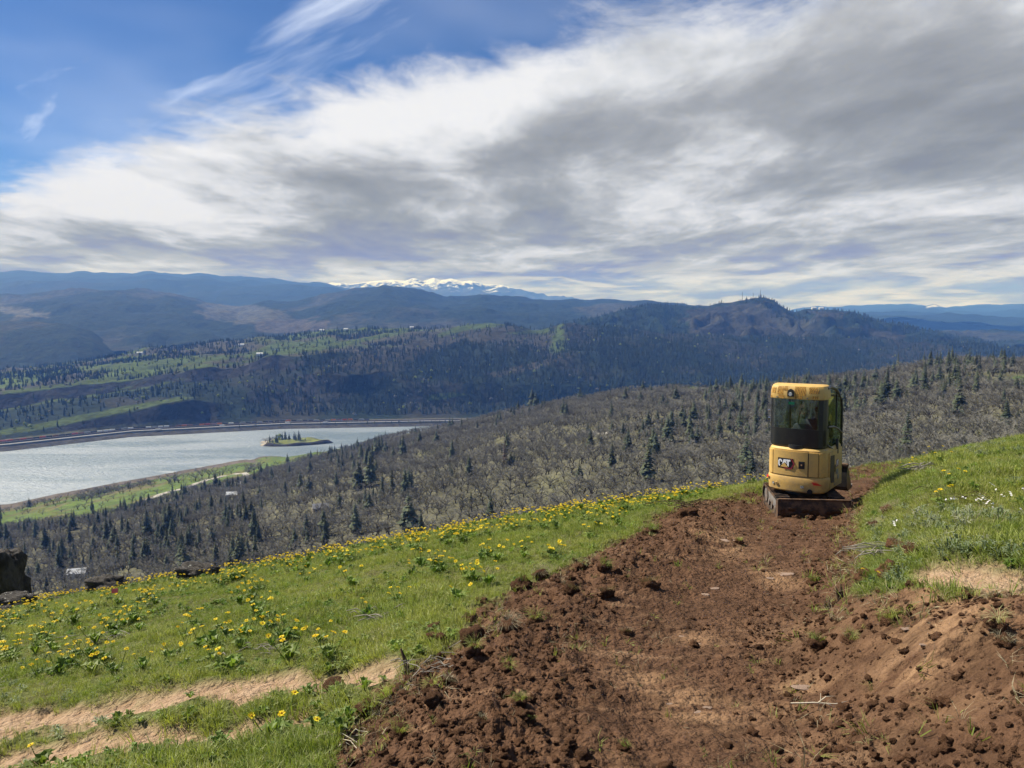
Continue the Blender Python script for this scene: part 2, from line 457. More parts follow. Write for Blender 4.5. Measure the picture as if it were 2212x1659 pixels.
def build_near():
    tt = np.linspace(-1.45, 1.45, 860)
    # finer columns inside the frame
    tt = np.sign(tt) * (np.abs(tt) ** 1.15) * (1.45 / 1.45 ** 1.15)
    yy = np.concatenate([[0.35, 0.6, 0.9], np.geomspace(1.2, 34.0, 400), np.geomspace(36, 130, 26)])
    T, Y = np.meshgrid(tt, yy); X = T * Y
    Z = near_z(X, Y)
    dm = dirt_amt(X, Y); tn = tan_amt(X, Y)
    su, sv = _photo_px(X, Y)
    sub = np.zeros_like(X)
    for cx_, cy_, rx, ry, w in ((2030, 1350, 130, 65, 1.0), (1990, 1400, 90, 55, 1.0), (2150, 1290, 80, 26, 0.8), (1510, 1445, 90, 45, 0.8), (1390, 1415, 60, 30, 0.7), (1560, 1160, 60, 25, .8), (1680, 1190, 60, 14, .8),
                                (1500, 1315, 70, 14, .6), (1730, 1375, 90, 22, .8), (1640, 1430, 160, 30, .45), (1800, 1500, 150, 35, .35), (2080, 1480, 150, 35, .35), (2170, 1640, 110, 40, .5), (1400, 1620, 120, 30, .4), (1760, 1290, 150, 40, .3)):
        sub = np.maximum(sub, w * np.exp(-(((su - cx_) / rx) ** 2 + ((sv - cy_) / ry) ** 2)))
    global M_near
    M_near = near_material()
    o = grid_mesh('hillside_ground', X, Y, Z, M_near, {'dirt': dm, 'tan': tn, 'sub': sub})
    tag(o, kind='structure'); return o
build_near()

# ---------------------------------------------------------------- middle bench: oak woodland down to the near shore
sky_v = curve([(-900, 1240), (0, 1108), (140, 1083), (265, 1060), (330, 1040), (450, 1020), (520, 1003), (600, 990), (700, 974), (760, 967), (800, 954), (880, 938), (950, 922), (1040, 905), (1150, 882), (1250, 862), (1330, 848),
               (1450, 840), (1560, 838), (1660, 830), (1780, 815), (1900, 810), (2000, 793), (2100, 785), (2212, 790), (3100, 760)])
skyY = ufun([(-900, 1250), (0, 1463), (330, 1737), (520, 1930), (600, 1880), (700, 1760), (800, 1680), (1000, 1500), (1300, 1320), (1660, 1200), (2000, 1000), (2212, 900), (3100, 760)])
botY = ufun([(-900, 480), (0, 470), (600, 440), (1106, 410), (1600, 370), (2212, 320), (3100, 300)])
bot_v = lambda u: crest_v(u) + 10.0
def _mid_shore_z(u):
    return np.maximum(slope_v(sky_v(u)) * skyY(u), WATER_Z + 1.5)
mid_rows = [
    row_z(lambda u: hill_base((u - CX) / F_PX * 105.0, 105.0) - 6.0, 105.0),
    row_px(lambda u: crest_v(u) + 22, lambda u: botY(u) * 0.62),
    row_px(bot_v, botY),
    row_z(lambda u: slope_v(bot_v(u)) * botY(u) * 0.5 + _mid_shore_z(u) * 0.5 + 3.0, lambda u: botY(u) * 0.5 + skyY(u) * 0.5),
    row_z(_mid_shore_z, skyY),
    row_z(lambda u: np.maximum(_mid_shore_z(u) - 90, WATER_Z - 4.0), lambda u: skyY(u) + 160),
    row_z(WATER_Z - 6.0, lambda u: skyY(u) + 320),
]
SHORE_MEADOW = [(-300, 1200), (0, 1112), (140, 1085), (265, 1058), (400, 1024), (520, 1000), (620, 982), (700, 966), (760, 956), (720, 975), (640, 1000), (575, 1020), (540, 1035), (450, 1050), (330, 1083), (200, 1110), (0, 1140), (-300, 1240)]
GREEN2 = [(2120, 822), (2212, 808), (2400, 800), (2400, 840), (2212, 838), (2150, 835)]
FIELD3 = [(1480, 836), (1560, 832), (1680, 822), (1700, 832), (1600, 840), (1480, 842)]
def mid_meadow(U, V, X, Y):
    wu = fbm(X / 60, Y / 60, 4) * 26; wv = fbm(X / 50 + 9, Y / 50, 4) * 7
    return inpoly(U + wu, V + wv, SHORE_MEADOW) | inpoly(U + wu, V + wv, GREEN2) | inpoly(U + wu, V + wv * .3, FIELD3)
def mid_cover(X, Y, Z, U, V):
    f = fbm(X / 90, Y / 90, 5)
    c = C_OAKFLOOR + (sstep(f, 0.02, 0.2)[..., None]) * (np.array([0.15, 0.15, 0.075]) - C_OAKFLOOR) * 0.7
    md = mid_meadow(U, V, X, Y)
    g = C_MEADOW * 0.85 + sstep(fbm(X / 40, Y / 120, 4), 0.0, 0.25)[..., None] * (np.array([0.15, 0.14, 0.06]) - C_MEADOW)
    c = np.where(md[..., None], g, c)
    c = np.where(((U < 345) & (Y > skyY(U) - 230))[..., None], g * .9, c)
    c = np.where((Z < WATER_Z + 2.2)[..., None], np.array([0.12, 0.10, 0.08]), c)
    return c
M_mid = land_mat('woodland_floor', 0.05, 3.0, 0.06, 0.45)
UC = np.linspace(-420, 1440, 420)
o_mid, MX, MY, MZ = layer('wooded_bench', M_mid, mid_rows, UC, [12, 16, 50, 60, 12, 4], lambda Y, Z: 16.0 * sstep(Y, 150, 500) * np.clip((Z - WATER_Z) / 50, 0.04, 1), mid_cover, 1.3)
tag(o_mid, kind='structure')
def mid_z(x, y):
    """height on the bench by fan coordinates (bilinear on the built grid)"""
    x = np.atleast_1d(np.asarray(x, float)); y = np.atleast_1d(np.asarray(y, float))
    u = CX + F_PX * x / (y * 0.9985)
    ci = np.clip((u - UC[0]) / (UC[1] - UC[0]), 0, len(UC) - 1.001); c0 = ci.astype(int); fc = ci - c0
    out = np.empty(len(x))
    for k in range(len(x)):
        ya = MY[:, c0[k]] * (1 - fc[k]) + MY[:, c0[k] + 1] * fc[k]
        za = MZ[:, c0[k]] * (1 - fc[k]) + MZ[:, c0[k] + 1] * fc[k]
        out[k] = np.interp(y[k], ya, za)
    return out

# ---------------------------------------------------------------- river
def water_material():
    m, n = new_mat('river_water'); p = n.pos()
    wv = n.vm('MULTIPLY', p, (0.030, 0.075, 1.0))
    w1 = n.noise(wv, 1.0, 6, 0.65, 0.6); w2 = n.noise(n.vm('MULTIPLY', p, (0.10, 0.22, 1.0)), 1.0, 4, 0.6)
    h = n.m('ADD', n.m('MULTIPLY', w1, 1.0), n.m('MULTIPLY', w2, 0.45))
    nrm = n.bump(h, 5.0, 1.0)
    band = n.noise(n.vm('MULTIPLY', p, (0.0016, 0.0075, 1.0)), 1.0, 4, 0.55, 0.5)
    base = n.mix(n.mr(band, 0.35, 0.65), (0.13, 0.175, 0.205, 1), (0.26, 0.30, 0.335, 1))
    caps = n.mr(n.noise(n.vm('MULTIPLY', p, (0.055, 0.16, 1.0)), 1.0, 6, 0.7, 0.3), 0.60, 0.70)
    foam = n.mr(n.noise(n.vm('MULTIPLY', p, (0.0045, 0.03, 1.0)), 1.0, 3, 0.5), 0.66, 0.76, 0.0, 0.7)
    base = n.mix(n.m('MAXIMUM', n.m('MULTIPLY', caps, 0.75), foam), base, (0.62, 0.66, 0.68, 1))
    finish(n, principled(n, base, 0.38, nrm, spec=0.5)); return m
wx = np.linspace(-9000, 9000, 40)[None, :].repeat(30, 0); wy = np.linspace(600, 3400, 30)[:, None].repeat(40, 1)
o_w = grid_mesh('river', wx, wy, np.full(wx.shape, WATER_Z), water_material()); tag(o_w, kind='structure')

# ---------------------------------------------------------------- far bank with basalt benches
shore_v = curve([(-900, 1040), (0, 972), (272, 942), (603, 925), (910, 919), (1300, 915), (3100, 915)])
shY = lambda u: WATER_Z / slope_v(shore_v(u))
LB = curve([(-900, 1010), (0, 941), (205, 903), (272, 888), (350, 872), (410, 860), (470, 866), (560, 872), (700, 872), (1000, 872), (1300, 866), (3100, 870)])
MB = curve([(-900, 975), (0, 900), (205, 866), (410, 842), (500, 846), (600, 846), (800, 846), (1000, 836), (1300, 830), (3100, 840)])
UB = curve([(-900, 970), (0, 888), (138, 862), (300, 834), (540, 806), (653, 800), (750, 806), (900, 800), (1050, 786), (1215, 775), (1300, 775), (1600, 800), (3100, 800)])
UT = curve([(-900, 915), (0, 854), (69, 847), (208, 826), (320, 812), (416, 797), (540, 782), (653, 766), (740, 768), (870, 756), (985, 745), (1100, 745), (1180, 752), (1215, 742), (1400, 745), (1700, 780), (3100, 800)])
PL = curve([(-900, 850), (0, 800), (150, 781), (300, 757), (450, 742), (653, 722), (740, 713), (870, 709), (940, 712), (985, 706), (1030, 699), (1060, 697), (1110, 704), (1160, 714), (1195, 706), (1215, 698), (1300, 705), (1500, 720), (3100, 780)])
UTY = lambda u: shY(u) + ufun([(-900, 520), (653, 560), (985, 900), (3100, 900)])(u)
PLY = ufun([(-900, 3700), (0, 3800), (653, 4300), (985, 4200), (1215, 4000), (3100, 4000)])
def jag(c, amp, seed):
    return lambda u: c(u) + amp * SC * 2 * (fbm(np.asarray(u) * .055 + seed * 7, np.zeros(np.shape(u)) + seed, 5, .6))
far_rows = [row_z(WATER_Z - 8, lambda u: shY(u) - 60), row_z(WATER_Z + 4, shY), row_z(WATER_Z + 8, lambda u: shY(u) + 22), row_z(WATER_Z + 9, lambda u: shY(u) + 85),
            row_px(jag(LB, 3.0, 1), lambda u: shY(u) + ufun([(-900, 125), (400, 125), (540, 270), (3100, 270)])(u)), row_px(MB, lambda u: shY(u) + 330), row_px(jag(UB, 4.0, 2), lambda u: UTY(u) - ufun([(-900, 45), (600, 45), (760, 330), (3100, 330)])(u)), row_px(jag(UT, 3.5, 3), UTY),
            row_px(PL, PLY), row_z(lambda u: slope_v(PL(u)) * PLY(u) - 130, lambda u: PLY(u) + 900)]
FAR_GREEN = [[(180, 808), (330, 797), (420, 775), (330, 778), (240, 788)], [(560, 765), (650, 752), (760, 735), (880, 712), (905, 705), (885, 718), (760, 745), (690, 758), (640, 765), (560, 772)], [(520, 775), (640, 762), (690, 745), (740, 738), (600, 738), (540, 760)], [(330, 786), (450, 770), (560, 762), (470, 780), (360, 795)],
             [(1180, 760), (1195, 730), (1212, 700), (1222, 700), (1222, 752), (1200, 765)], [(950, 722), (1010, 700), (1060, 697), (1090, 702), (1010, 715), (960, 728)], [(1090, 720), (1160, 712), (1200, 707), (1190, 722), (1120, 722)],
             [(920, 853), (970, 848), (1010, 852), (960, 862), (915, 866)], [(0, 872), (100, 850), (330, 830), (420, 812), (420, 818), (300, 842), (120, 868), (0, 890)],
             [(0, 928), (120, 908), (260, 880), (400, 855), (420, 858), (300, 885), (205, 903), (80, 928), (0, 941)], [(0, 856), (208, 827), (416, 798), (560, 780), (560, 776), (416, 792), (208, 819), (0, 846)], [(1560, 832), (1690, 820), (1690, 828), (1570, 838)]]
FAR_BRUSH = [[(700, 780), (860, 745), (985, 712), (1000, 730), (900, 775), (740, 800)], [(1050, 810), (1215, 763), (1225, 775), (1150, 795), (1080, 815)], [(985, 706), (1060, 697), (1110, 706), (1120, 745), (1000, 740)], [(1120, 725), (1200, 715), (1215, 780), (1150, 760)]]
def far_cover(X, Y, Z, U, V):
    wu = fbm(X / 130, Y / 130, 4) * 22; wv = fbm(X / 130 + 7, Y / 130, 4) * 6
    f = fbm(X / 260, Y / 260, 5)
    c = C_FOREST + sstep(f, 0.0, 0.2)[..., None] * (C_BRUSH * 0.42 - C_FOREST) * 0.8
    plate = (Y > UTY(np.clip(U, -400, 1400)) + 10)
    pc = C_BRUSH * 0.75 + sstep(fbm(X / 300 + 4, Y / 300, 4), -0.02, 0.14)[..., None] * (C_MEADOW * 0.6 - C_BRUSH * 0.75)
    c = np.where((plate & (U < 450))[..., None], pc, c)
    for p in FAR_BRUSH: c = np.where(inpoly(U + wu, V + wv, p)[..., None], C_BRUSH * .5, c)
    for p in FAR_GREEN: c = np.where(inpoly(U + wu * 0.6, V + wv * 0.25, p)[..., None], C_MEADOW * (0.42 + 0.35 * fbm(X / 60, Y / 60, 3))[..., None], c)  # far pasture green dimmed in colour, standing in for cloud shadow
    gz = np.abs(np.gradient(Z, axis=0) / np.maximum(np.abs(np.gradient(Y, axis=0)), 0.5))
    cl = sstep(gz, 0.42, 0.75) * (U < 315)
    c = c + (C_CLIFF * (1 + 0.9 * fbm(X / 14, Z / 40, 4))[..., None] - c) * cl[..., None]
    road = (Y > shY(U) + 22) & (Y < shY(U) + 90)
    c = np.where(road[..., None], np.array([0.10, 0.10, 0.06]), c)
    c = np.where((Y < shY(U) + 16)[..., None], np.array([0.05, 0.048, 0.045]), c)
    return c
M_far = land_mat('far_bank_ground', 0.03, 9.0, 0.05, 0.6)
UF = np.linspace(-420, 1440, 620)
o_far, FX, FY, FZ = layer('far_bank', M_far, far_rows, UF, [2, 2, 3, 10, 22, 16, 16, 60, 8],
                          lambda Y, Z: 62.0 * np.clip((Z - WATER_Z - 12) / 120, 0, 1), far_cover, 2.2)
tag(o_far, kind='structure')

# ---------------------------------------------------------------- hills and mountains behind
M_hill = land_mat('forested_hills', 0.010, 34.0, 0.022, 0.8)
M_ridge = land_mat('distant_ridges', 0.002, 80.0, 0.003, 0.35)
UH = np.linspace(-420, 1440, 520)
C_HB = np.array([0.026, 0.0265, 0.021])  # hill brush, darker with the cloud shade over the hills painted in
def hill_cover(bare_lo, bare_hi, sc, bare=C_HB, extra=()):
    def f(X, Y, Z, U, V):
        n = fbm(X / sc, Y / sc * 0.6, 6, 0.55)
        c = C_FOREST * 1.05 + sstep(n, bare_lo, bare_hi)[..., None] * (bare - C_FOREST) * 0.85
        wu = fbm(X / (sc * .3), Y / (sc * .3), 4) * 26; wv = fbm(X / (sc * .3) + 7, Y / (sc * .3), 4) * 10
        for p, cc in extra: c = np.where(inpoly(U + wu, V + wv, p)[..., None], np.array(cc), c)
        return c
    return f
sB = curve([(-900, 680), (0, 694), (149, 700), (200, 715), (248, 745), (273, 765), (300, 790), (420, 815), (3100, 850)])
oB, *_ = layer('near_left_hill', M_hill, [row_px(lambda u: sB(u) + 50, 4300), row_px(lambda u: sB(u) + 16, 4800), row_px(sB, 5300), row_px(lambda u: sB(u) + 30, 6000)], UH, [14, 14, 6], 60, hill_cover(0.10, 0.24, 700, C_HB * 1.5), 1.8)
sC = curve([(-900, 645), (0, 638), (99, 632), (198, 623), (298, 626), (380, 634), (450, 656), (520, 664), (600, 652), (690, 640), (760, 625), (830, 617), (870, 622), (960, 640), (1000, 641), (1040, 634), (1100, 642), (1190, 648), (1300, 647),
            (1400, 645), (1440, 648), (1510, 658), (1600, 668), (1700, 690), (1800, 710), (3100, 760)])
C_EX = [([(0, 655), (60, 665), (120, 682), (0, 680)], (0.085, 0.085, 0.070)), ([(430, 655), (560, 660), (620, 680), (640, 700), (500, 700), (440, 680)], (0.066, 0.067, 0.055)), ([(560, 690), (700, 690), (720, 715), (560, 720)], (0.06, 0.055, 0.048))]
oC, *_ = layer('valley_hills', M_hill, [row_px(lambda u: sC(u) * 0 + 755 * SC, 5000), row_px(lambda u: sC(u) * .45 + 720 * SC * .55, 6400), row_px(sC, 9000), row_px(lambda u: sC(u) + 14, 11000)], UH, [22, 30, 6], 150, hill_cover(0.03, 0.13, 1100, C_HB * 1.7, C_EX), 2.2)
sF = curve([(-900, 900), (900, 830), (1100, 760), (1180, 715), (1215, 698), (1260, 690), (1330, 675), (1380, 661), (1410, 655), (1450, 661), (1500, 661), (1530, 660), (1590, 650), (1625, 645), (1645, 643), (1668, 649), (1690, 662), (1712, 674), (1740, 668), (1790, 667), (1850, 677),
            (1900, 694), (1960, 704), (2050, 724), (2120, 738), (2212, 741), (3100, 770)])
F_EX = [([(1480, 672), (1560, 660), (1640, 655), (1680, 690), (1760, 720), (1700, 760), (1560, 780), (1480, 750)], (0.036, 0.036, 0.029)), ([(1690, 772), (1790, 765), (1790, 795), (1720, 812), (1680, 800)], (0.075, 0.075, 0.05)), ([(1740, 672), (1830, 676), (1800, 690), (1760, 690)], (0.038, 0.037, 0.030)),
        ([(1850, 705), (1950, 715), (1960, 735), (1880, 730)], (0.038, 0.037, 0.030)), ([(1980, 730), (2100, 745), (2212, 755), (2212, 770), (2080, 765)], (0.036, 0.036, 0.030))]
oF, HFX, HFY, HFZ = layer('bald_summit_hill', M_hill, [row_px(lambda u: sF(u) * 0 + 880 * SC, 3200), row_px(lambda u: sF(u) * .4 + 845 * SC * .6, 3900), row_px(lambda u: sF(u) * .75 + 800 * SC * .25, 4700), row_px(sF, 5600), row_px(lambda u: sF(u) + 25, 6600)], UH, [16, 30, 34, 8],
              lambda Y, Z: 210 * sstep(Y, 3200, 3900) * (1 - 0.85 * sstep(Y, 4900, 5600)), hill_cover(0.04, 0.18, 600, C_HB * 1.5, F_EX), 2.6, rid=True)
sD = curve([(-900, 600), (0, 588), (60, 585), (120, 588), (290, 587), (320, 584), (400, 590), (440, 586), (480, 594), (560, 602), (640, 604), (690, 612), (740, 624), (830, 640), (900, 655), (3100, 800)])
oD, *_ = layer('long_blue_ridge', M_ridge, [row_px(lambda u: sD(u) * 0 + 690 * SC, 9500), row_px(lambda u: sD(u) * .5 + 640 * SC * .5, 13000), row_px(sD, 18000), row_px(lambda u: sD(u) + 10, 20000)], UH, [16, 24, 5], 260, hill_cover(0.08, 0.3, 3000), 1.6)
sG = curve([(-900, 800), (1500, 720), (1600, 690), (1700, 673), (1760, 660), (1830, 662), (1900, 662), (1960, 657), (1995, 660), (2015, 656), (2040, 664), (2110, 660), (2160, 661), (2212, 655), (3100, 645)])
G_EX = [([(1985, 664), (2012, 657), (2035, 664), (2010, 666)], (0.75, 0.76, 0.78))]
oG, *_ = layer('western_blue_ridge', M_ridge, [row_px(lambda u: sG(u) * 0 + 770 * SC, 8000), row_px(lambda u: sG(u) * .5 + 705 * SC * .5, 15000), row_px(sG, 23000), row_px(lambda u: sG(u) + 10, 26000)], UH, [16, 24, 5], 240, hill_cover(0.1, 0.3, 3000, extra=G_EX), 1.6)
for o_ in (oB, oC, oF, oD, oG): tag(o_, kind='structure')

# snow mountain
def snow_material():
    m, n = new_mat('snowfield_and_rock'); p = n.pos()
    rk = n.noise(p, 0.0028, 7, 0.68, 0.3); z = n.sep(p)[2]
    g = n.n.new('ShaderNodeNewGeometry'); nz = n.sep(g.outputs['Normal'])[2]
    k = n.m('ADD', n.mr(z, 280, 1050, -0.34, 0.12, False), n.m('MULTIPLY', n.m('SUBTRACT', nz, 0.86), 0.5))
    k = n.m('ADD', k, n.m('SUBTRACT', rk, 0.5))
    c = n.mix(n.mr(k, -0.06, 0.05), (0.05, 0.06, 0.075, 1), (0.74, 0.77, 0.80, 1))
    finish(n, principled(n, c, 0.8, n.bump(n.noise(p, 0.004, 6, 0.7), 140, 0.8), spec=0.1)); return m
sE = curve([(-900, 720), (560, 640), (640, 622), (690, 611), (720, 607), (760, 609), (800, 604), (850, 600), (880, 601), (895, 596), (915, 602), (938, 595), (952, 601), (975, 597), (1000, 604), (1020, 602), (1050, 611), (1080, 612), (1110, 620), (1150, 628), (1190, 638), (1230, 645), (1330, 665), (3100, 900)])
oE, *_ = layer('snow_mountain', snow_material(), [row_px(lambda u: sE(u) * .2 + 670 * SC * .8, 19500), row_px(lambda u: sE(u) * .65 + 655 * SC * .35, 21800), row_px(lambda u: sE(u) + 2.0, 24000), row_px(lambda u: sE(u) + 12, 25500)], np.linspace(150, 900, 500), [26, 44, 8],
               lambda Y, Z: 350 * sstep(Y, 19500, 20800) * (1 - 0.8 * sstep(Y, 22800, 24000)), lambda X, Y, Z, U, V: np.ones(X.shape + (3,)), 3.2, rid=True)
tag(oE, kind='structure')

# valley floor sheet under everything, out to the horizon
gx = np.linspace(-46000, 46000, 24)[None, :].repeat(24, 0); gy = np.concatenate([[2700], np.linspace(3600, 38000, 23)])[:, None].repeat(24, 1)
og = grid_mesh('valley_floor', gx, gy, np.full(gx.shape, WATER_Z - 12.0), M_ridge, {'col': np.broadcast_to(C_FOREST, gx.shape + (3,))}); tag(og, kind='structure')
# ---------------------------------------------------------------- scatter helper (stuff only)
def scatter_stuff(name, pts, rots, scls, idxs, sources, label=None):
    """one object whose points carry instances of the source meshes"""
    coll = bpy.data.collections.new(name + '_sources')
    for k, s in enumerate(sources):
        s.name = '%s_source_%02d' % (name, k); coll.objects.link(s)
    me = bpy.data.meshes.new(name); n = len(pts)
    me.vertices.add(n); me.vertices.foreach_set('co', np.asarray(pts, np.float32).ravel())
    a = me.attributes.new('rot', 'FLOAT_VECTOR', 'POINT'); a.data.foreach_set('vector', np.asarray(rots, np.float32).ravel())
    sc_ = np.asarray(scls, np.float32)
    if sc_.ndim == 1: sc_ = np.repeat(sc_[:, None], 3, 1)
    a = me.attributes.new('scl', 'FLOAT_VECTOR', 'POINT'); a.data.foreach_set('vector', sc_.ravel())
    a = me.attributes.new('idx', 'INT', 'POINT'); a.data.foreach_set('value', np.asarray(idxs, np.int32))
    o = bpy.data.objects.new(name, me); link(o)
    ng = bpy.data.node_groups.new(name + '_nodes', 'GeometryNodeTree')
    ng.interface.new_socket('Geometry', in_out='INPUT', socket_type='NodeSocketGeometry')
    ng.interface.new_socket('Geometry', in_out='OUTPUT', socket_type='NodeSocketGeometry')
    gi = ng.nodes.new('NodeGroupInput'); go = ng.nodes.new('NodeGroupOutput')
    ci = ng.nodes.new('GeometryNodeCollectionInfo'); ci.inputs['Collection'].default_value = coll
    ci.inputs['Separate Children'].default_value = True; ci.inputs['Reset Children'].default_value = True
    ip = ng.nodes.new('GeometryNodeInstanceOnPoints'); ip.inputs['Pick Instance'].default_value = True
    def na(nm, t):
        q = ng.nodes.new('GeometryNodeInputNamedAttribute'); q.data_type = t; q.inputs[0].default_value = nm; return q.outputs[0]
    ng.links.new(gi.outputs[0], ip.inputs['Points']); ng.links.new(ci.outputs[0], ip.inputs['Instance'])
    ng.links.new(na('idx', 'INT'), ip.inputs['Instance Index'])
    e2r = ng.nodes.new('FunctionNodeEulerToRotation'); ng.links.new(na('rot', 'FLOAT_VECTOR'), e2r.inputs[0])
    ng.links.new(e2r.outputs[0], ip.inputs['Rotation']); ng.links.new(na('scl', 'FLOAT_VECTOR'), ip.inputs['Scale'])
    ng.links.new(ip.outputs[0], go.inputs[0])
    md = o.modifiers.new('scatter', 'NODES'); md.node_group = ng
    tag(o, label=label, kind='stuff'); return o

def join_meshes(name, parts):
    """parts: list of (verts, faces, material) -> one unlinked object with several slots"""
    V, Fc, mi, mats = [], [], [], []
    for v, f, m in parts:
        b = len(V); V += [tuple(p) for p in v]
        if m not in mats: mats.append(m)
        for q in f: Fc.append([b + i for i in q]); mi.append(mats.index(m))
    me = bpy.data.meshes.new(name); me.from_pydata(V, [], Fc); me.update()
    for m in mats: me.materials.append(m)
    me.polygons.foreach_set('material_index', mi)
    return bpy.data.objects.new(name, me)

# ---------------------------------------------------------------- tree materials
def leafy_mat(name, c1, c2, var=0.35, transl=0.25, rough=0.8, scale=0.6, sat_shift=None):
    m, n = new_mat(name)
    r = n.rnd(); nz = n.noise(n.objco(), scale, 3, 0.6)
    c = n.mix(n.m('ADD', n.m('MULTIPLY', r, 0.6), n.m('MULTIPLY', nz, 0.5)), c4(c1), c4(c2))
    k = n.mr(n.m('FRACT', n.m('MULTIPLY', r, 7.31)), 0, 1, 1 - var, 1 + var, False)
    c = n.vm('SCALE', c, scale=k)
    d = principled(n, c, rough, spec=0.15)
    if transl > 0:
        t = n.n.new('ShaderNodeBsdfTranslucent'); n.put(t.inputs[0], n.mix(1.0, c, (1.05, 1.15, 0.55, 1), 'MULTIPLY'))
        mx = n.n.new('ShaderNodeMixShader'); mx.inputs[0].default_value = transl
        n.l.new(d, mx.inputs[1]); n.l.new(t.outputs[0], mx.inputs[2]); d = mx.outputs[0]
    finish(n, d); return m
M_needle = leafy_mat('fir_needles', (0.046, 0.062, 0.038), (0.095, 0.108, 0.062), 0.35, 0.0, scale=0.25)
M_needle_dead = leafy_mat('dead_fir_twigs', (0.085, 0.055, 0.042), (0.12, 0.085, 0.065), 0.2, 0.0)
M_bark = leafy_mat('tree_bark', (0.050, 0.042, 0.036), (0.085, 0.072, 0.060), 0.2, 0.0)
M_twig = leafy_mat('bare_oak_twigs', (0.172, 0.163, 0.136), (0.245, 0.233, 0.192), 0.18, 0.0, scale=0.2)
M_bud = leafy_mat('budding_leaves', (0.15, 0.19, 0.045), (0.22, 0.25, 0.08), 0.3, 0.2)

def tube(pts, radii, sides=4, v=None, f=None):
    v = [] if v is None else v; f = [] if f is None else f
    prev = None
    for k, p in enumerate(pts):
        p = Vector(p)
        d = (Vector(pts[min(k + 1, len(pts) - 1)]) - Vector(pts[max(k - 1, 0)])).normalized()
        a = d.orthogonal().normalized(); b = d.cross(a)
        ring = []
        for s in range(sides):
            an = 2 * math.pi * s / sides
            ring.append(len(v)); v.append(p + (a * math.cos(an) + b * math.sin(an)) * radii[k])
        if prev:
            for s in range(sides): f.append([prev[s], prev[(s + 1) % sides], ring[(s + 1) % sides], ring[s]])
        prev = ring
    f.append(list(reversed(prev)) if False else prev)
    return v, f

def fir_parts(rs, h=1.0, width=0.17, whorls=20, per=9, sparse=0.0):
    """unit-height fir: (trunk verts, faces), (crown verts, faces)"""
    r = random.Random(rs)
    lean = Vector((r.uniform(-.02, .02), r.uniform(-.02, .02), 0))
    tv, tf = tube([(0, 0, -0.04), (lean.x * .5, lean.y * .5, .5), (lean.x, lean.y, 1.0)], [.018, .011, .002], 5)
    cv, cf = [], []
    z0 = r.uniform(.06, .14)
    for w in range(whorls):
        t = w / (whorls - 1); z = z0 + (0.985 - z0) * t
        rad = width * ((1 - t) ** 0.78) * r.uniform(.78, 1.15) + 0.006
        if t < .12: rad *= .75
        for k in range(per):
            if r.random() < sparse: continue
            a = 2 * math.pi * (k + r.random() * .8) / per
            L = rad * r.uniform(.6, 1.18); dr = -L * r.uniform(.15, .55)
            dx, dy = math.cos(a), math.sin(a); px_, py_ = -dy, dx
            c = Vector((lean.x * z, lean.y * z, z + r.uniform(-.01, .01)))
            wd = L * r.uniform(.22, .36)
            mid = c + Vector((dx * L * .55, dy * L * .55, dr * .35 + L * .06)); tip = c + Vector((dx * L, dy * L, dr))
            b = len(cv)
            cv += [c, mid + Vector((px_ * wd, py_ * wd, -L * .12)), tip, mid - Vector((px_ * wd, py_ * wd, L * .12)), mid + Vector((0, 0, L * .10)),
                   c + Vector((dx * L * .8 + px_ * wd * .9, dy * L * .8 + py_ * wd * .9, dr * .9 - L * .1)), c + Vector((dx * L * .8 - px_ * wd * .9, dy * L * .8 - py_ * wd * .9, dr * .9 - L * .1))]
            cf += [[b, b + 1, b + 4], [b, b + 4, b + 3], [b + 1, b + 5, b + 4], [b + 4, b + 6, b + 3], [b + 4, b + 2, b + 5], [b + 4, b + 6, b + 2]]
    b = len(cv); cv += [Vector((lean.x, lean.y, 1.03)), Vector((lean.x + .008, lean.y, .95)), Vector((lean.x - .006, lean.y + .006, .95)), Vector((lean.x - .004, lean.y - .007, .95))]
    cf += [[b, b + 1, b + 2], [b, b + 2, b + 3], [b, b + 3, b + 1]]
    return (tv, tf), (cv, cf)

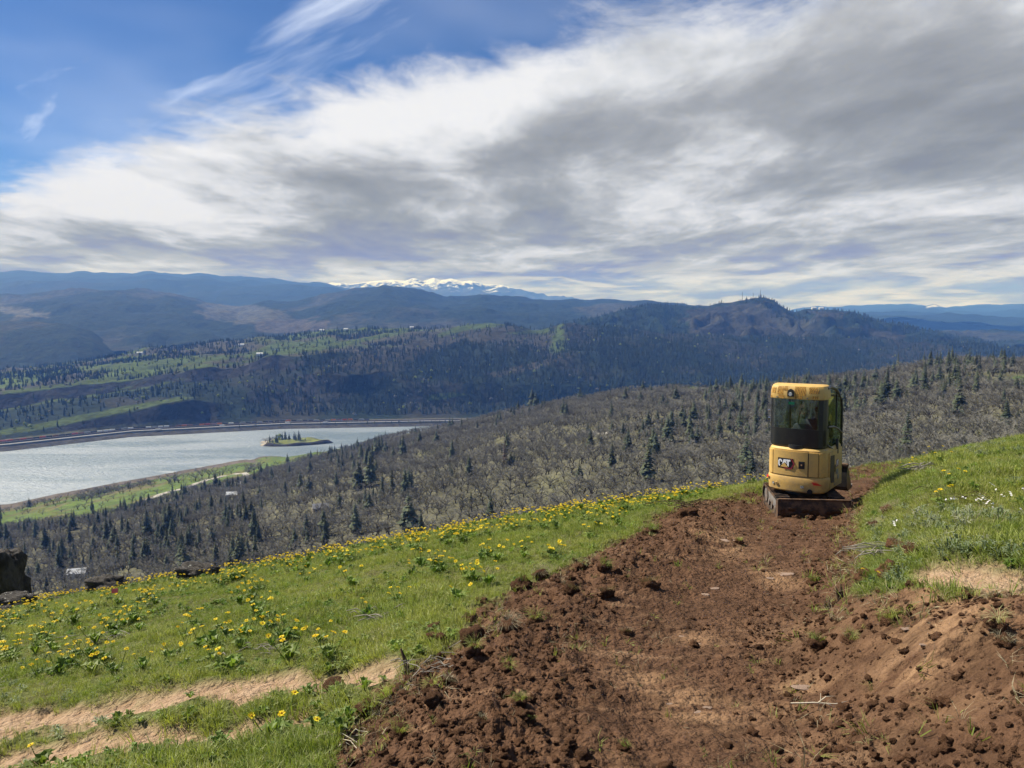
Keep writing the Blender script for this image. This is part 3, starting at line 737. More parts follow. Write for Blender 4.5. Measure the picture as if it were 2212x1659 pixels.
def oak_parts(rs, twigs=620):
    """unit-height bare oak, crown wider than tall"""
    r = random.Random(rs)
    tv, tf = [], []
    fork = r.uniform(.16, .28); lean = Vector((r.uniform(-.06, .06), r.uniform(-.06, .06), 0))
    top = Vector((lean.x, lean.y, fork))
    tube([(0, 0, -.06), (lean.x * .4, lean.y * .4, fork * .5), top], [.045, .034, .030], 6, tv, tf)
    cv, cf = [], []
    ends = []
    nl = r.randint(5, 7)
    for k in range(nl):
        a = 2 * math.pi * (k + r.random() * .7) / nl; el = r.uniform(.45, 1.25)
        L = r.uniform(.42, .62)
        p1 = top + Vector((math.cos(a) * math.cos(el), math.sin(a) * math.cos(el), math.sin(el))) * L * .5
        p2 = p1 + Vector((math.cos(a + r.uniform(-.5, .5)) * math.cos(el * .8), math.sin(a + r.uniform(-.5, .5)) * math.cos(el * .8), math.sin(el * .9))) * L * .5
        tube([top, p1, p2], [.022, .014, .006], 4, tv, tf)
        for j in range(5):
            q0 = p1.lerp(p2, r.uniform(0, 1)); b = a + r.uniform(-1.4, 1.4); e2 = r.uniform(-.1, 1.2)
            q1 = q0 + Vector((math.cos(b) * math.cos(e2), math.sin(b) * math.cos(e2), math.sin(e2))) * r.uniform(.12, .30)
            tube([q0, q1], [.008, .003], 3, cv, cf); ends.append((q0, q1))
    for k in range(twigs):
        q0, q1 = r.choice(ends); p = q0.lerp(q1, r.uniform(.2, 1.1))
        d = Vector((r.gauss(0, 1), r.gauss(0, 1), r.gauss(.35, .8))).normalized(); d = (d + (p - Vector((0, 0, .42))).normalized() * .9).normalized()
        L = r.uniform(.05, .14); s = d.orthogonal().normalized() * r.uniform(.0028, .0055)
        b = len(cv); cv += [p - s, p + s, p + d * L]; cf.append([b, b + 1, b + 2])
    zmax = max(v.z for v in cv)
    for lst in (tv, cv):
        for v in lst: v *= 1.0 / zmax
    return (tv, tf), (cv, cf)

FIRS = [fir_parts(11, width=.15), fir_parts(12, width=.19, per=10), fir_parts(13, width=.13, whorls=22), fir_parts(14, width=.21, whorls=16, sparse=.15), fir_parts(15, width=.17, whorls=18, sparse=.25)]
OAKS = [oak_parts(21), oak_parts(22), oak_parts(23), oak_parts(24), oak_parts(25)]
def mesh_of(name, vf, mat):
    me = bpy.data.meshes.new(name); me.from_pydata([tuple(p) for p in vf[0]], [], vf[1]); me.update(); me.materials.append(mat); return me
FIR_TRUNK = [mesh_of('trunk', t, M_bark) for t, c in FIRS]; FIR_CROWN = [mesh_of('crown', c, M_needle) for t, c in FIRS]
DEAD_CROWN = mesh_of('crown', fir_parts(31, width=.12, sparse=.45)[1], M_needle_dead)
OAK_TRUNK = [mesh_of('trunk', t, M_bark) for t, c in OAKS]; OAK_CROWN = [mesh_of('crown', c, M_twig) for t, c in OAKS]
def tree_thing(name, tm, cm, loc, h, w, rz, label, cat, group):
    e = empty(name, loc, rz); e.scale = (w, w, h)
    link(bpy.data.objects.new('trunk', tm), e); link(bpy.data.objects.new('crown', cm), e)
    return tag(e, label, cat, group)

# ---------------------------------------------------------------- woodland on the bench
def mid_at(su, sv):
    """photo pixel -> point on the woodland bench"""
    u, v = su * SC, sv * SC
    c = np.clip((u - UC[0]) / (UC[1] - UC[0]), 0, len(UC) - 1.001); c0 = int(c)
    Yc, Zc, Xc = MY[28:, c0], MZ[28:, c0], MX[28:, c0]
    _, Vc = project(Xc, Yc, Zc); k = 0
    for k in range(len(Vc)):
        if Vc[k] <= v: break
    y = Yc[k]; x = (u - CX) / F_PX * y
    # keep the column's own ray
    return float(x), float(y), float(mid_z([x], [y])[0])

def mid_points(spacing, dens, seed, ylo=240, yhi=2000):
    g = np.random.default_rng(seed)
    pts = []
    xs = np.arange(-2300, 2000, spacing); ys = np.arange(ylo, yhi, spacing)
    Xg, Yg = np.meshgrid(xs, ys); Xg = Xg.ravel() + g.uniform(-.5, .5, Xg.size) * spacing; Yg = Yg.ravel() + g.uniform(-.5, .5, Yg.size) * spacing
    u = CX + F_PX * Xg / Yg
    k = (u > -190) & (u < 1214) & (Yg < skyY(u) + 60)
    Xg, Yg, u = Xg[k], Yg[k], u[k]
    z = mid_z(Xg, Yg); U, V = project(Xg, Yg, z)
    k = (V < crest_v(U) + 14) & (z > WATER_Z + 3.0)
    Xg, Yg, z, U, V = Xg[k], Yg[k], z[k], U[k], V[k]
    md = mid_meadow(U, V, Xg, Yg)
    d = dens(Xg, Yg, U, V) * np.where(md, 0.025, 1.0) * np.where((U < 345) & (Yg > skyY(U) - 170), 0.12, 1.0)
    k = g.random(len(Xg)) < d
    return Xg[k], Yg[k], z[k], U[k], V[k]

ROAD_S = [[(300, 1083), (327, 1074), (377, 1060), (422, 1044), (470, 1030), (500, 1025), (520, 1024), (524, 1028), (517, 1036), (510, 1050)], ]
def oak_d(x, y, u, v):
    return np.clip(0.80 + 1.3 * fbm(x / 120, y / 120, 4), 0.1, 0.97)
def fir_d(x, y, u, v):
    n = fbm(x / 170 + 5, y / 170, 4)
    base = 0.035 + 0.75 * sstep(n, 0.08, 0.22)
    base = base + 0.5 * sstep(u, 860, 980) * sstep(v, 425, 380) + 0.55 * np.exp(-((u - 745) / 50) ** 2 - ((v - 396) / 14) ** 2) + .35 * np.exp(-((u - 345) / 35) ** 2 - ((v - 455) / 14) ** 2)
    base = base + 0.25 * sstep(u, 330, 120) * sstep(v, 490, 530)
    return np.clip(base, 0, 0.9) * 0.75
ox, oy, oz, ou, ov = mid_points(8.2, oak_d, 101)
fx, fy, fz, fu, fv = mid_points(12.5, fir_d, 102)
oh = rng.uniform(7.0, 12.0, len(ox)); fh = 9 + 20 * rng.random(len(fx)) ** 1.5; fh = fh * (0.75 + 0.25 * rng.random(len(fx)))
# bushes and lone trees along the meadow's shore edge, and hand-placed firs seen against water and sky
def s_trees(lst): return np.array([mid_at(a, b) for a, b in lst])
near_oaks = [(25, 1103, 9), (45, 1097, 10), (75, 1092, 10), (95, 1090, 11), (150, 1083, 9), (165, 1080, 12), (180, 1078, 12), (195, 1075, 11), (250, 1068, 10), (265, 1062, 12), (335, 1040, 9), (352, 1046, 12), (365, 1043, 14), (374, 1045, 12), (410, 1040, 14), (425, 1037, 15), (440, 1035, 16), (452, 1034, 15), (470, 1029, 13), (490, 1026, 9),
             (528, 1020, 15), (540, 1019, 15), (553, 1018, 14), (430, 1052, 10), (395, 1060, 7), (240, 1105, 8), (560, 1045, 14), (575, 1050, 12), (590, 1030, 10), (690, 985, 9)]
near_firs = [(262, 1058, 12), (308, 1048, 14), (366, 1038, 18), (360, 1076, 24), (180, 1108, 24), (1150, 884, 44), (1158, 884, 34), (1360, 850, 14), (815, 985, 36), (808, 990, 30), (830, 985, 26), (868, 990, 32), (862, 975, 24), (800, 1000, 28), (845, 1000, 26), (905, 965, 26), (975, 1000, 26), (1080, 915, 22), (1218, 905, 28), (1224, 905, 24), (1405, 1050, 30),
             (2010, 800, 24), (2025, 802, 22), (2050, 800, 24), (2065, 800, 22), (2110, 805, 20), (1690, 880, 26), (1640, 880, 26), (1620, 882, 22), (1600, 880, 24), (1795, 850, 24), (1830, 855, 26), (1850, 845, 24), (1870, 838, 20), (1920, 830, 20), (1895, 832, 22),
             (440, 1075, 16), (640, 1060, 26), (660, 1068, 24), (795, 1055, 40), (770, 1060, 34), (720, 1060, 24), (530, 1120, 20), (300, 1165, 30), (210, 1180, 28), (265, 1228, 20), (290, 1228, 22), (170, 1230, 18), (100, 1240, 22), (545, 1180, 20), (350, 1160, 34)]
dead_firs = [(790, 975, 24), (1090, 1010, 26), (680, 985, 18)]
firs = [(fx[i], fy[i], fz[i], fh[i]) for i in range(len(fx))]
firs += [(*mid_at(a, b), h) for a, b, h in near_firs]
oaks = [(ox[i], oy[i], oz[i], oh[i]) for i in range(len(ox))]
oaks += [(*mid_at(a, b), h * 1.55) for a, b, h in near_oaks]
def split_300(lst, n=290):
    a = np.array(lst); U, V = project(a[:, 0], a[:, 1], a[:, 2] + a[:, 3] * .5); _, Vt = project(a[:, 0], a[:, 1], a[:, 2] + a[:, 3])
    vis = (U > 2) & (U < 1022) & (Vt < crest_v(U) - 4)
    # hidden behind the digger
    vis &= ~((U > 766) & (U < 842) & (V > 386))
    size = a[:, 3] / a[:, 1] * vis
    o = np.argsort(-size); return a[o[:n]], a[o[n:]]
def mid_place(x, y, z):
    U, V = project(x, y, z)
    if V > crest_v(U) - 16: return 'just beyond the rim of the flowery slope'
    if U < 345 and y > skyY(U) - 430: return 'near the green shore meadow'
    if y > skyY(U) - 150: return 'on the skyline of the wooded bench'
    if U > 842: return 'on the hillside uphill of the excavator'
    if U > 690: return 'in the wood behind the excavator cab'
    if U < 430: return 'in the wood between shore meadow and flowery rim'
    return 'in the middle of the bare oak wood'
def size_word(h, lo, hi): return 'short' if h < lo else ('tall' if h > hi else 'middle-sized')
A, rest = split_300(firs)
for i, (x, y, z, h) in enumerate(A):
    k = int(rng.integers(0, 5))
    wf = rng.uniform(.95, 1.6)
    tree_thing('fir_tree', FIR_TRUNK[k], FIR_CROWN[k], (x, y, z - .3), h, h * wf, rng.uniform(0, 6.28), '%s %s dark green fir %s' % (size_word(h, 15, 24), 'slender' if wf * (.15, .19, .13, .21, .17)[k] < .21 else 'broad', mid_place(x, y, z)), 'tree', 'firs on the wooded bench')
for a_, b_, h_ in dead_firs:
    x, y, z = mid_at(a_, b_)
    tree_thing('dead_fir_tree', FIR_TRUNK[0], DEAD_CROWN, (x, y, z - .3), h_, h_ * 1.1, 1.0, 'dead reddish brown fir standing among green firs and bare oaks', 'tree', 'dead firs in the woodland')
def scatter_from(name, arr, tr, cr, wmin, wmax, src_mats):
    src = []
    for (t, c) in tr: src.append(join_meshes('s', [(t[0], t[1], src_mats[0]), (c[0], c[1], src_mats[1])]))
    n = len(arr); w = arr[:, 3] * rng.uniform(wmin, wmax, n)
    return scatter_stuff(name, arr[:, :3] - [0, 0, .3], np.stack([np.zeros(n), np.zeros(n), rng.uniform(0, 6.28, n)], 1), np.stack([w, w, arr[:, 3]], 1), rng.integers(0, len(src), n), src)
scatter_from('fir_wood', rest, FIRS, None, .95, 1.6, (M_bark, M_needle))
A, rest = split_300(oaks)
for i, (x, y, z, h) in enumerate(A):
    k = int(rng.integers(0, 5))
    wf = rng.uniform(1.0, 1.35)
    tree_thing('bare_oak_tree', OAK_TRUNK[k], OAK_CROWN[k], (x, y, z - .2), h, h * wf, rng.uniform(0, 6.28), '%s leafless oak with a %s grey crown %s' % (size_word(h, 10.5, 11.6), 'spreading' if wf > 1.18 else 'compact', mid_place(x, y, z)), 'tree', 'bare oaks of the woodland')
scatter_from('bare_oak_wood', rest, OAKS, None, 1.0, 1.4, (M_bark, M_twig))

# ---------------------------------------------------------------- woods on the far bank and its skyline
def lowfir(rs):
    r = random.Random(rs); v, f = [], []
    for t in range(3):
        zb = .08 + .27 * t; R = .17 * (1 - t * .27); b = len(v); ns = 6
        for s in range(ns):
            a = 2 * math.pi * s / ns; q = R * r.uniform(.75, 1.2); v.append(Vector((q * math.cos(a), q * math.sin(a), zb + r.uniform(-.03, .03))))
        v.append(Vector((r.uniform(-.01, .01), r.uniform(-.01, .01), zb + .42)))
        for s in range(ns): f.append([b + s, b + (s + 1) % ns, b + ns])
    return v, f
def lowbush(rs):
    r = random.Random(rs); v, f = [], []
    for k in range(40):
        d = Vector((r.gauss(0, 1), r.gauss(0, 1), r.gauss(.3, .8))).normalized(); p = Vector((0, 0, .5)) + d * r.uniform(.25, .48)
        a = d.orthogonal().normalized() * .16; b2 = d.cross(a) * 1.0; b = len(v)
        v += [p + a, p - a * .6 + b2, p - a * .6 - b2]; f.append([b, b + 1, b + 2])
    return v, f
M_farneedle = leafy_mat('far_fir_needles', (0.020, 0.030, 0.020), (0.036, 0.048, 0.028), 0.3, 0.0)
lf = [join_meshes('s', [(*lowfir(k), M_farneedle)]) for k in (1, 2, 3)]
lb = [join_meshes('s', [(*lowbush(k), M_bud)]) for k in (4, 5)] + [join_meshes('s', [(*lowbush(k), M_twig)]) for k in (6, 7)]
g = np.random.default_rng(55)
def grid_sample(GX, GY, GZ, n, dens):
    r0 = g.random(n) * (GX.shape[0] - 1.01); c0 = g.random(n) * (GX.shape[1] - 1.01)
    i = r0.astype(int); j = c0.astype(int); a = r0 - i; b = c0 - j
    def ip(G): return G[i, j] * (1 - a) * (1 - b) + G[i + 1, j] * a * (1 - b) + G[i, j + 1] * (1 - a) * b + G[i + 1, j + 1] * a * b
    x, y, z = ip(GX), ip(GY), ip(GZ); U, V = project(x, y, z)
    area = np.abs((GX[i, j + 1] - GX[i, j]) * (GY[i + 1, j] - GY[i, j])); k = g.random(n) < dens(x, y, z, U, V, area)
    return x[k], y[k], z[k], U[k], V[k]
def far_fd(x, y, z, U, V, area):
    wu = fbm(x / 130, y / 130, 4) * 22; wv = fbm(x / 130 + 7, y / 130, 4) * 6
    f = fbm(x / 260, y / 260, 5)
    d = np.where(f < 0.05, 0.9, 0.30)
    plate = (y > UTY(np.clip(U, -400, 1400)) + 10) & (U < 450)
    d = np.where(plate, 0.12 + 0.8 * (fbm(x / 200 + 31, y / 90, 4) > 0.02), d)
    for p in FAR_BRUSH: d = np.where(inpoly(U + wu, V + wv, p), 0.10, d)
    for p in FAR_GREEN: d = np.where(inpoly(U + wu * .6, V + wv * .25, p), 0.03, d)
    cliffz = (U < 315) & (((y > shY(U) + 60) & (y < shY(U) + 128)) | ((y > UTY(U) - 50) & (y < UTY(U) + 12)))
    d = np.where(cliffz, 0.05, d); d = np.where((U > 215) & (y < shY(U) + 420), np.maximum(d, .75), d); d = np.where(y < shY(U) + 100, 0.0, d)
    d = np.where((U < 250) & (y > shY(U) + 128) & (y < UTY(U) - 50), d * 0.35, d); d = np.where((U >= 300) & (y < UTY(U)), np.maximum(d, .6), d)
    return d * (U > -160) * (U < 1190) * (z > WATER_Z + 9) * np.clip(area / 260.0, 0, 1)
x, y, z, U, V = grid_sample(FX[10:-6], FY[10:-6], FZ[10:-6], 120000, far_fd)
n = len(x); h = g.uniform(11, 24, n)
scatter_stuff('far_bank_wood', np.stack([x, y, z - .5], 1), np.stack([np.zeros(n)] * 2 + [g.uniform(0, 6.28, n)], 1), np.stack([h * 1.1, h * 1.1, h], 1), g.integers(0, 3, n), lf)
print('far firs', n)
def bud_d(x, y, z, U, V, area):
    b = 0.06 + 0.5 * np.exp(-((V - 398) / 9) ** 2) * (U > 520) + 0.30 * ((U > 200) & (U < 560) & (y < shY(U) + 500)) * (fbm(x / 120, y / 120, 3) > 0.03) + .15 * (U < 200)
    b = np.where((U < 480) & (y > UTY(U) - 60) & (y < UTY(U) + 5), 0, b)
    return b * 0.42 * (y > shY(U) + 100) * (U > -100) * (U < 1150) * np.clip(area / 260.0, 0, 1)
x, y, z, U, V = grid_sample(FX[10:-6], FY[10:-6], FZ[10:-6], 40000, bud_d)
n = len(x); h = g.uniform(8, 15, n)
scatter_stuff('far_bank_budding_trees', np.stack([x, y, z - .5], 1), np.stack([np.zeros(n)] * 2 + [g.uniform(0, 6.28, n)], 1), np.stack([h * 1.1, h * 1.1, h], 1), g.choice([0, 1, 0, 1, 2, 3], n), lb)
# firs on the bald hill: its right flank, its skyline and its lower slopes
lf2 = [join_meshes('s', [(*lowfir(k), M_farneedle)]) for k in (8, 9)]
def hill_fd(x, y, z, U, V, area):
    su, sv = U / SC, V / SC
    top = y > 5350
    d = 0.22 * np.ones_like(x)
    d = np.where(inpoly(U, V, [(1600, 655), (1645, 640), (1715, 670), (1760, 700), (1720, 705), (1660, 680)]), 0.95, d)
    d = np.where(inpoly(U, V, [(1460, 690), (1560, 662), (1620, 652), (1690, 705), (1700, 770), (1540, 770), (1470, 740)]), 0.05, d)
    d = np.where(su < 1480, 0.8, d); d = np.where((sv > 775) & (su < 1700), 0.9, d); d = np.where(su > 1790, 0.55, d)
    for p, cc in F_EX: d = np.where(inpoly(U, V, p), 0.03, d)
    return d * (U > 470) * (U < 1150)
x, y, z, U, V = grid_sample(HFX[16:-4], HFY[16:-4], HFZ[16:-4], 26000, hill_fd)
n = len(x); h = g.uniform(16, 30, n)
scatter_stuff('bald_hill_wood', np.stack([x, y, z - 1], 1), np.stack([np.zeros(n)] * 2 + [g.uniform(0, 6.28, n)], 1), np.stack([h * 1.2, h * 1.2, h], 1), g.integers(0, 2, n), lf2)
# ---------------------------------------------------------------- foreground: turf, flowers, clods, stones
def ground_n(x, y, e=0.08):
    dzx = (near_z(x + e, y) - near_z(x - e, y)) / (2 * e); dzy = (near_z(x, y + e) - near_z(x, y - e)) / (2 * e)
    return dzx, dzy
def at_s(su, sv):
    x, y = unproj_near(su, sv); return float(x), float(y), float(near_z(np.array([x]), np.array([y]))[0])

def grass_mat(name, lush, mid, dry, transl=0.35):
    m, n = new_mat(name); p = n.pos()
    a = n.noise(p, 0.55, 4, 0.6); b = n.noise(p, 3.5, 3, 0.6); r = n.rnd()
    c = n.mix(n.mr(n.m('ADD', n.m('MULTIPLY', a, 0.7), n.m('MULTIPLY', b, 0.3)), 0.42, 0.58), c4(lush), c4(mid))
    c = n.mix(n.mr(n.m('ADD', n.m('MULTIPLY', r, 0.55), n.m('MULTIPLY', b, 0.45)), 0.60, 0.85, 0.0, 0.85), c, c4(dry))
    c = n.vm('SCALE', c, scale=n.mr(n.m('FRACT', n.m('MULTIPLY', r, 9.7)), 0, 1, 0.72, 1.25, False))
    d = principled(n, c, 0.55, spec=0.25)
    t = n.n.new('ShaderNodeBsdfTranslucent'); n.put(t.inputs[0], n.mix(1.0, c, (1.1, 1.2, 0.5, 1), 'MULTIPLY'))
    mx = n.n.new('ShaderNodeMixShader'); mx.inputs[0].default_value = transl
    n.l.new(d, mx.inputs[1]); n.l.new(t.outputs[0], mx.inputs[2]); finish(n, mx.outputs[0]); return m
M_grass = grass_mat('spring_grass', (0.235, 0.290, 0.066), (0.350, 0.370, 0.105), (0.45, 0.42, 0.24))
M_forb = grass_mat('broad_green_leaves', (0.14, 0.215, 0.045), (0.21, 0.275, 0.065), (0.25, 0.28, 0.11), 0.4)
M_silver = grass_mat('silvery_leaves', (0.18, 0.225, 0.12), (0.26, 0.30, 0.18), (0.36, 0.36, 0.25), 0.25)
M_straw = grass_mat('dead_straw', (0.30, 0.25, 0.15), (0.36, 0.31, 0.20), (0.24, 0.20, 0.13), 0.15)

def blade(v, f, base, d, L, w, bend, r):
    """bent grass blade of two quads and a tip"""
    side = Vector((-d.y, d.x, 0)).normalized() * w if (abs(d.x) + abs(d.y)) > 1e-4 else Vector((w, 0, 0))
    up = Vector((0, 0, 1))
    out = Vector((d.x, d.y, 0))
    p0 = base; p1 = base + up * L * .5 + out * L * bend * .25; p2 = base + up * L * (.95 - bend * .35) + out * L * bend
    b = len(v); v += [p0 - side, p0 + side, p1 + side * .8, p1 - side * .8, p2]
    f += [[b, b + 1, b + 2, b + 3], [b + 3, b + 2, b + 4]]
def tuft(rs, n=16, L=(.5, 1.0), spread=.35, w=.022, bend=(.2, .8), wind=(-.25, -.05)):
    r = random.Random(rs); v, f = [], []
    for k in range(n):
        a = r.uniform(0, 6.283); q = spread * math.sqrt(r.random())
        d = Vector((math.cos(a) + wind[0], math.sin(a) + wind[1], 0)); base = Vector((math.cos(a) * q, math.sin(a) * q, -.06))
        blade(v, f, base, d.normalized(), r.uniform(*L), w * r.uniform(.7, 1.3), r.uniform(*bend), r)
    return v, f
def leaf(v, f, base, dirv, L, w, lift):
    """broad pointed leaf folded along its midrib"""
    s = Vector((-dirv.y, dirv.x, 0)).normalized() * w
    m0 = base; m1 = base + dirv * L * .45 + Vector((0, 0, lift * .75)); m2 = base + dirv * L + Vector((0, 0, lift * .7))
    b = len(v); v += [m0, m1 + s + Vector((0, 0, w * .45)), m1, m1 - s + Vector((0, 0, w * .45)), m2]
    f += [[b, b + 2, b + 1], [b, b + 3, b + 2], [b + 2, b + 4, b + 1], [b + 2, b + 3, b + 4]]
def rosette(rs, n=11, L=(.5, 1.0), w=.14, el=(.4, 1.2)):
    r = random.Random(rs); v, f = [], []
    for k in range(n):
        a = 2 * math.pi * (k + r.random()) / n; d = Vector((math.cos(a), math.sin(a), 0)); l = r.uniform(*L); e = r.uniform(*el)
        leaf(v, f, d * .04 + Vector((0, 0, -.04)), d * math.cos(e), l, w * r.uniform(.7, 1.2), l * math.sin(e))
    return v, f

GT = 3.0
gs = np.random.default_rng(900)
def sample_ground(n, ylo, yhi, ulo=-130, uhi=1154, power=1.0):
    t = gs.uniform((ulo - CX) / F_PX, (uhi - CX) / F_PX, n); y = ylo + (yhi - ylo) * gs.random(n) ** power
    return t * y, y
x, y = sample_ground(150000, 2.0, 29.0)
dm = dirt_amt(x, y); tn = np.maximum.reduce([tan_amt(x, y), tan_amt(x, y + .14) * .9, tan_amt(x, y + .28) * .7])
keep = (gs.random(len(x)) > np.clip(dm * 1.0, 0, 0.998)) & (gs.random(len(x)) > np.clip(tn * 1.6, 0, 0.985)) & (y < 22 + 7 * gs.random(len(x)))
thin = fbm(x * 0.9, y * 0.9, 4); keep &= gs.random(len(x)) < np.clip(1.0 + thin * 1.2, 0.35, 1)
x, y = x[keep], y[keep]; z = near_z(x, y); n = len(x)
right = sstep(x / y, 0.42, 0.6)
sc_ = gs.uniform(.045, .12, n) * (1 + 0.45 * right) * np.clip(1 + 1.5 * fbm(x * .8 + 8, y * .8, 4), .45, 1.7) * (1 + 0.012 * y)
nx_, ny_ = ground_n(x, y, .15)
rot = np.stack([np.clip(ny_, -.5, .5) + gs.normal(0, .12, n), -np.clip(nx_, -.5, .5) + gs.normal(0, .12, n), gs.uniform(-.9, .9, n)], 1)
src = [join_meshes('s', [(*tuft(k, 15, spread=.55), M_grass)]) for k in (41, 42, 43, 44)] + [join_meshes('s', [(*tuft(k, 12, L=(.4, 1.25), bend=(.1, .5)), M_grass)]) for k in (45, 46)]
scatter_stuff('meadow_grass', np.stack([x, y, z], 1), rot, sc_, gs.integers(0, 6, n), src)
print('grass', n)
# low broad-leaved plants through the turf
x, y = sample_ground(17000, 2.4, 27.0)
dm = dirt_amt(x, y); tn = tan_amt(x, y)
keep = (dm < .2) & (tn < .3) & (gs.random(len(x)) < np.clip(.42 + 2.4 * fbm(x * .7 + 4, y * .7, 3), .05, 1))
x, y = x[keep], y[keep]; z = near_z(x, y); n = len(x)
src = [join_meshes('s', [(*rosette(k, 12), M_forb)]) for k in (51, 52, 53)] + [join_meshes('s', [(*rosette(k, 18, w=.05, el=(.5, 1.4)), M_silver)]) for k in (54, 55)]
patch = (fbm(x * .45 + 20, y * .45, 3) > 0.06) | ((x / y > .42) & (fbm(x * 1.1 + 20, y * 1.1, 3) > -.02))
idx = np.where(patch, gs.integers(3, 5, n), gs.integers(0, 3, n))
scatter_stuff('leafy_ground_cover', np.stack([x, y, z], 1), np.stack([gs.normal(0, .15, n), gs.normal(0, .15, n), gs.uniform(0, 6.28, n)], 1), gs.uniform(.055, .14, n) * (1 + .35 * sstep(x / y, .4, .6)), idx, src)
# straw scraps and torn grass lying on the dug soil and along its rim
x, y = sample_ground(26000, 2.0, 22.0)
dm = dirt_amt(x, y); dmb = dirt_amt(x - .35, y) * dirt_amt(x + .35, y)
edge_ = (dm > .1) & (dmb < .6)
keep = ((dm > .5) & (gs.random(len(x)) < .045)) | (edge_ & (gs.random(len(x)) < .8)) 
x, y = x[keep], y[keep]; z = near_z(x, y); n = len(x)
src = [join_meshes('s', [(*tuft(k, 7, L=(.4, 1.2), w=.016, bend=(.9, 1.6), spread=.3, wind=(0, 0)), M_straw)]) for k in (61, 62)] + [join_meshes('s', [(*tuft(63, 9, L=(.4, 1.1), w=.02, bend=(.7, 1.4), wind=(0, 0)), M_grass)])]
scatter_stuff('torn_grass_and_straw', np.stack([x, y, z + .004], 1), np.stack([gs.normal(0, .5, n), gs.normal(0, .5, n), gs.uniform(0, 6.28, n)], 1), gs.uniform(.04, .12, n) * (1 + .5 * sstep(x / y, .3, .42)), gs.choice([0, 1, 2, 2], n), src)

x, y = sample_ground(9000, 3.0, 24.0)
dm = dirt_amt(x, y); tn = tan_amt(x, y); rr = sstep(x / y, .38, .6)
keep = (dm < .3) & (gs.random(len(x)) < .10 + .45 * rr) & (gs.random(len(x)) < np.clip(.5 + 2.5 * fbm(x * .8 + 50, y * .8, 3), .05, 1))
x, y = x[keep], y[keep]; z = near_z(x, y); n = len(x)
src = [join_meshes('s', [(*tuft(k, 9, L=(.5, 1.3), w=.010, bend=(.15, 1.0), spread=.4, wind=(-.2, -.1)), M_straw)]) for k in (64, 65, 66)]
scatter_stuff('dry_grass_stems', np.stack([x, y, z], 1), np.stack([gs.normal(0, .2, n), gs.normal(0, .2, n), gs.uniform(0, 6.28, n)], 1), gs.uniform(.08, .20, n), gs.integers(0, 3, n), src)
# ---------------------------------------------------------------- yellow balsamroot
M_petal, nb = new_mat('yellow_petals'); r_ = nb.rnd()
pc = nb.mix(r_, (0.92, 0.68, 0.02, 1), (0.95, 0.80, 0.05, 1)); pd = principled(nb, pc, 0.5, spec=0.2)
tr = nb.n.new('ShaderNodeBsdfTranslucent'); nb.put(tr.inputs[0], pc); mx = nb.n.new('ShaderNodeMixShader'); mx.inputs[0].default_value = .35
nb.l.new(pd, mx.inputs[1]); nb.l.new(tr.outputs[0], mx.inputs[2]); finish(nb, mx.outputs[0])
M_disc, nb = new_mat('flower_centre'); finish(nb, principled(nb, nb.mix(nb.noise(nb.objco(), 300, 2), (0.45, 0.22, 0.01, 1), (0.62, 0.36, 0.02, 1)), 0.8))
def flower_parts(rs, H, out, tilt, D=.085):
    """stem + daisy head: returns list for join_meshes"""
    r = random.Random(rs)
    top = Vector((out[0], out[1], H)); sv_, sf_ = tube([(out[0] * .15, out[1] * .15, 0), (out[0] * .7, out[1] * .7, H * .6), top], [.005, .004, .0035], 4)
    R = Euler((tilt[0], tilt[1], r.uniform(0, 6))).to_matrix(); pv, pf = [], []
    n = 12
    for k in range(n):
        a = 2 * math.pi * k / n; L = D * .5 * r.uniform(.85, 1.1); w = D * .13
        d = Vector((math.cos(a), math.sin(a), 0)); s = Vector((-d.y, d.x, 0)) * w; dz_ = Vector((0, 0, r.uniform(-.008, .012)))
        b = len(pv); pv += [top + R @ (d * D * .1), top + R @ (d * L * .6 + s + Vector((0, 0, .006))), top + R @ (d * L + dz_), top + R @ (d * L * .6 - s + Vector((0, 0, .006)))]
        pf.append([b, b + 1, b + 2, b + 3])
    dv, df = [], []; m = 8
    for k in range(m):
        a = 2 * math.pi * k / m; dv.append(top + R @ Vector((math.cos(a) * D * .15, math.sin(a) * D * .15, .003)))
    dv.append(top + R @ Vector((0, 0, .016)))
    for k in range(m): df.append([k, (k + 1) % m, m])
    return [(sv_, sf_, M_forb), (pv, pf, M_petal), (dv, df, M_disc)]
BALSAM = []
for k, nfl in enumerate((2, 2, 3, 4, 5, 1)):
    r = random.Random(70 + k)
    fol = mesh_of('foliage', (lambda vf: ([p * .26 for p in vf[0]], vf[1]))(rosette(80 + k, 14, w=.17, el=(.35, 1.25))), M_forb)
    fls = []
    for j in range(nfl):
        a = 2 * math.pi * (j + r.random()) / nfl; q = r.uniform(.06, .26)
        fls.append(join_meshes('flower', flower_parts(100 + 10 * k + j, r.uniform(.20, .36), (math.cos(a) * q, math.sin(a) * q), (r.uniform(-.5, .6), r.uniform(-.7, .3)), r.uniform(.060, .082))).data)
    BALSAM.append((fol, fls))
pos = []
fr = random.Random(404)
def bal_density(su, sv):
    cv = float(crest_v(su * SC)) / SC; below = sv - cv
    if su > 1650:
        return 0.9 if (su < 2030 and below < 26) else 0.02
    d = 0.75 * math.exp(-below / 28.0) + 0.13 * math.exp(-((su - 120) / 130) ** 2 - ((sv - 1330) / 60) ** 2) + 0.15 * math.exp(-((su - 900) / 110) ** 2 - ((sv - 1275) / 50) ** 2)
    d += .10 * math.exp(-((su - 560) / 70) ** 2 - ((sv - 1370) / 45) ** 2) + .09 * math.exp(-((su - 150) / 140) ** 2 - ((sv - 1440) / 45) ** 2) + .22 * math.exp(-((su - 1350) / 190) ** 2 - (below / 60) ** 2) + .035
    return d
clus = lambda x, y: float(fbm(np.array([x * .55]), np.array([y * .55]), 3)[0])
